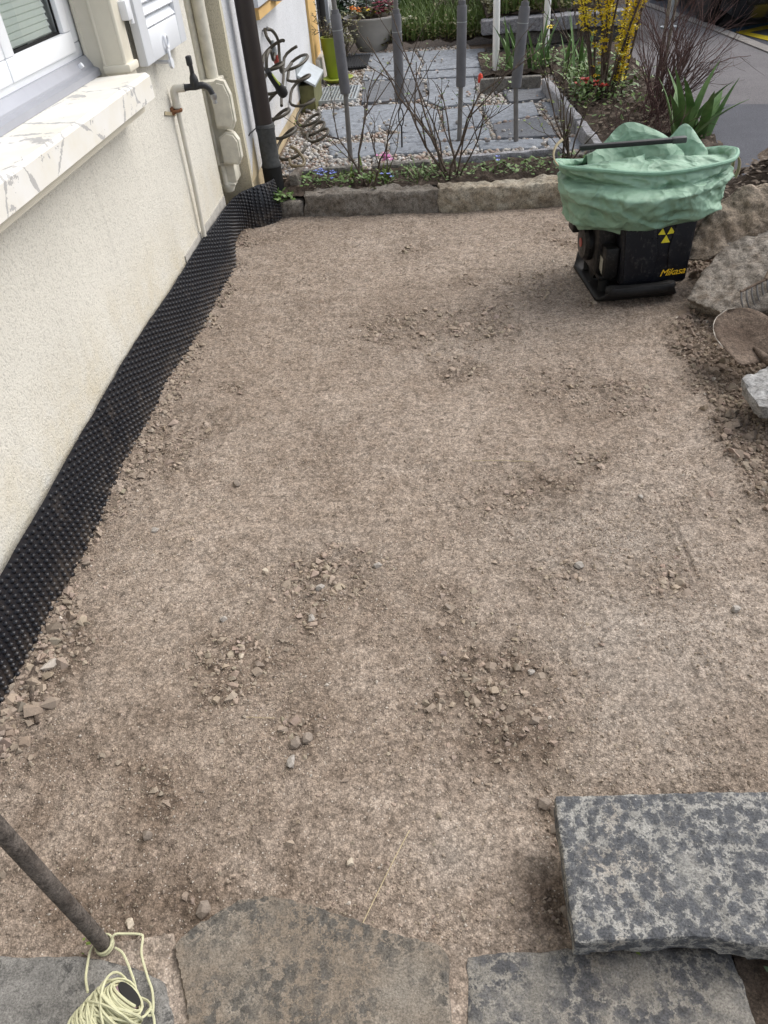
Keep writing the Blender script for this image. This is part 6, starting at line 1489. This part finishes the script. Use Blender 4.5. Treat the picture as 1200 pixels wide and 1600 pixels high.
# green woven bag pulled over the machine
bag = thing('tarp_bag', 'crumpled green woven sack pulled over the compactor engine', 'sack', (.90, 3.64, .28))
def build_bag():
    NTH, prof = 220, [(.262,.285),(.275,.305),(.308,.335),(.334,.37),(.352,.41),(.364,.45),(.368,.480),(.352,.496),(.326,.504),(.334,.512),(.362,.528),(.378,.548),(.384,.560),(.376,.568),(.366,.560),(.352,.535),(.325,.535),(.285,.540),(.235,.545),(.17,.553),(.10,.556),(.045,.557),(.004,.557)]
    # resample the profile smoothly
    P = np.array(catmull([(r, z, 0) for r, z in prof], 5))[:, :2]; nr = len(P)
    th = np.linspace(0, 2*math.pi, NTH, endpoint=False); V = np.zeros((nr, NTH, 3)); t = np.linspace(0, 1, nr)
    C, S = np.cos(th), np.sin(th)
    for i in range(nr):
        r, z = P[i]
        q = np.ones_like(th)*r
        below = max(0, (.50-z)/.22) if i < nr*.36 else 0
        # big soft folds that run diagonally over the side
        q = q*(1+.030*below*np.sin(3*th+1.2+z*9)+.028*below*np.sin(7*th-z*16))
        x = .905+q*C*1.02; y = 3.615+q*S*(.84 if z < .48 else max(.60, .84-(z-.48)*3.4))
        zz = np.ones_like(th)*z
        lo = max(0, (.42-z)/.15) if i < nr*.36 else 0
        zz = zz+lo*(.028*np.sin(th*1+.6)*0+.055*np.maximum(0, np.cos(th+.45))-.012*np.cos(2*th+1.0)+.012*np.sin(5*th+1))
        top = max(0, 1-(r/.30)**2) if i > nr*.72 else 0
        zz = zz+top*(.055*np.exp(-(((x-.90)/.13)**2+((y-3.80)/.09)**2)))
        zz = zz+(.006*np.sin(2*th+.4)+.004*np.sin(5*th)) *(1 if z > .5 else 0)-.055*np.maximum(0, S)*sstep(.49, .55, z)
        V[i, :, 0] = x; V[i, :, 1] = y; V[i, :, 2] = zz
    # crumples: ridged noise along the surface normal
    Vx = V.reshape(-1, 3); n1 = fbm(Vx[:, 0]*.55+.25*Vx[:, 2], Vx[:, 1]*.55, Vx[:, 2]*1.5, 5.0, 2, .45, 50); n2 = fbm(Vx[:, 0]*.7+.25*n1, Vx[:, 1]*.7-.5*Vx[:, 2], Vx[:, 2]*1.3+.4*Vx[:, 0], 9, 2, .5, 51); n3 = fbm(Vx[:, 0], Vx[:, 1]+.1*n2, Vx[:, 2], 34, 2, .5, 52)
    ridge = .5-np.abs(n1)*1.4; r2_ = .35-np.abs(n2)
    d = .085*ridge*np.where(np.arange(nr) < nr*.36, 1, .35).repeat(NTH)+.045*r2_+.010*(.3-np.abs(n3))-.02
    rimw = np.exp(-((np.arange(nr)-nr*.555)/(nr*.07))**2).repeat(NTH); d = d*(1-.75*rimw)*np.clip(.25+np.arange(nr)/(nr*.12), 0, 1).repeat(NTH)
    cen = np.array([.905, 3.645, .45]); nn = Vx-cen; nn[:, 2] *= .6; nn /= np.linalg.norm(nn, axis=1)[:, None]
    Vx = Vx+nn*d[:, None]
    # heavy overhang fold at the lower front left
    k = np.arange(nr*NTH).reshape(nr, NTH)
    F = np.stack([k[:-1, :], np.roll(k, -1, 1)[:-1, :], np.roll(k, -1, 1)[1:, :], k[1:, :]], -1).reshape(-1, 4)
    mesh_np('cloth', Vx, F, M['tarp'], bag, True)
    # stitched hem along the rim
    i = int(nr*.555); ring_ = Vx.reshape(nr, NTH, 3)[i]
    MB().tube([tuple(p) for p in np.vstack([ring_, ring_[:2]])], .0095, 8, False).build('hem', M['tarp_edge'], bag, True)
build_bag()
# arched fold of the sack standing up at the back
def arch(pts, w, name, mat, thick=.004, wob=.010):
    P = catmull(pts, 8); mb = MB(); vs = []; fs = []; n = 14
    for i, p in enumerate(P):
        t = i/(len(P)-1)
        for j in range(n+1):
            b = j/n; q = 1-abs(2*b-.9)/1.1; q = max(0.0, q)**.8
            vs.append((p[0]+.006*math.sin(b*5+t*6), p[1]+(b-.5)*w, .485+(p[2]-.485)*q+wob*math.sin(9*t+4*b)+.012*math.sin(5*b*3.14+3*t)*q-.016*max(0, math.sin(9.4*b+2*t))*(q > .15)))
    for i in range(len(P)-1):
        for j in range(n): fs.append((i*(n+1)+j, i*(n+1)+j+1, (i+1)*(n+1)+j+1, (i+1)*(n+1)+j))
    o = mb.add(vs, fs).build(name, mat, bag, True); m_ = o.modifiers.new('thickness', 'SOLIDIFY'); m_.thickness = thick; return o
arch([(.66,3.72,.54), (.70,3.73,.562), (.755,3.77,.602), (.815,3.80,.650), (.87,3.80,.655), (.95,3.78,.628), (1.02,3.76,.604), (1.09,3.75,.555)], .26, 'fold', M['tarp'])
arch([(1.00,3.76,.555), (1.05,3.78,.600), (1.09,3.79,.632), (1.13,3.78,.618), (1.20,3.75,.55)], .18, 'fold', M['tarp'])
def web(pts, name='carry_handle'):
    P = catmull(pts, 8); vs = []; fs = []
    for i, p in enumerate(P):
        for b in (-1, 1): vs.append((p[0], p[1]+b*.013, p[2]))
    for i in range(len(P)-1): fs.append((i*2, i*2+1, i*2+3, i*2+2))
    o = MB().add(vs, fs).build(name, M['web'], bag, True); m_ = o.modifiers.new('thickness', 'SOLIDIFY'); m_.thickness = .006
web([(.560,3.56,.55), (.530,3.56,.555), (.505,3.57,.575), (.498,3.60,.60), (.512,3.63,.628), (.545,3.66,.648)])
web([(1.285,3.62,.545), (1.305,3.62,.54), (1.322,3.62,.515), (1.326,3.62,.475), (1.318,3.62,.445)])
web([(1.262,3.66,.545), (1.290,3.66,.548), (1.308,3.66,.52), (1.312,3.66,.47)])
br = thing('black_bar', 'flat black metal bar lying across the top of the green sack', 'bar', (.85, 3.68, .6))
MB().box((-.235, -.014, -.010), (.215, .014, .010), Matrix.Translation((.855, 3.640, .612)) @ Matrix.Rotation(R(-1.5), 4, 'Z') @ Matrix.Rotation(R(-1), 4, 'Y'), .005).build('bar', M['black_pipe'], br, True)
MB().box((.16, -.017, -.012), (.222, .017, .0125), Matrix.Translation((.855, 3.640, .612)) @ Matrix.Rotation(R(-1.5), 4, 'Z') @ Matrix.Rotation(R(-1), 4, 'Y'), .005).build('end_grip', M['grey_pipe'], br, True)
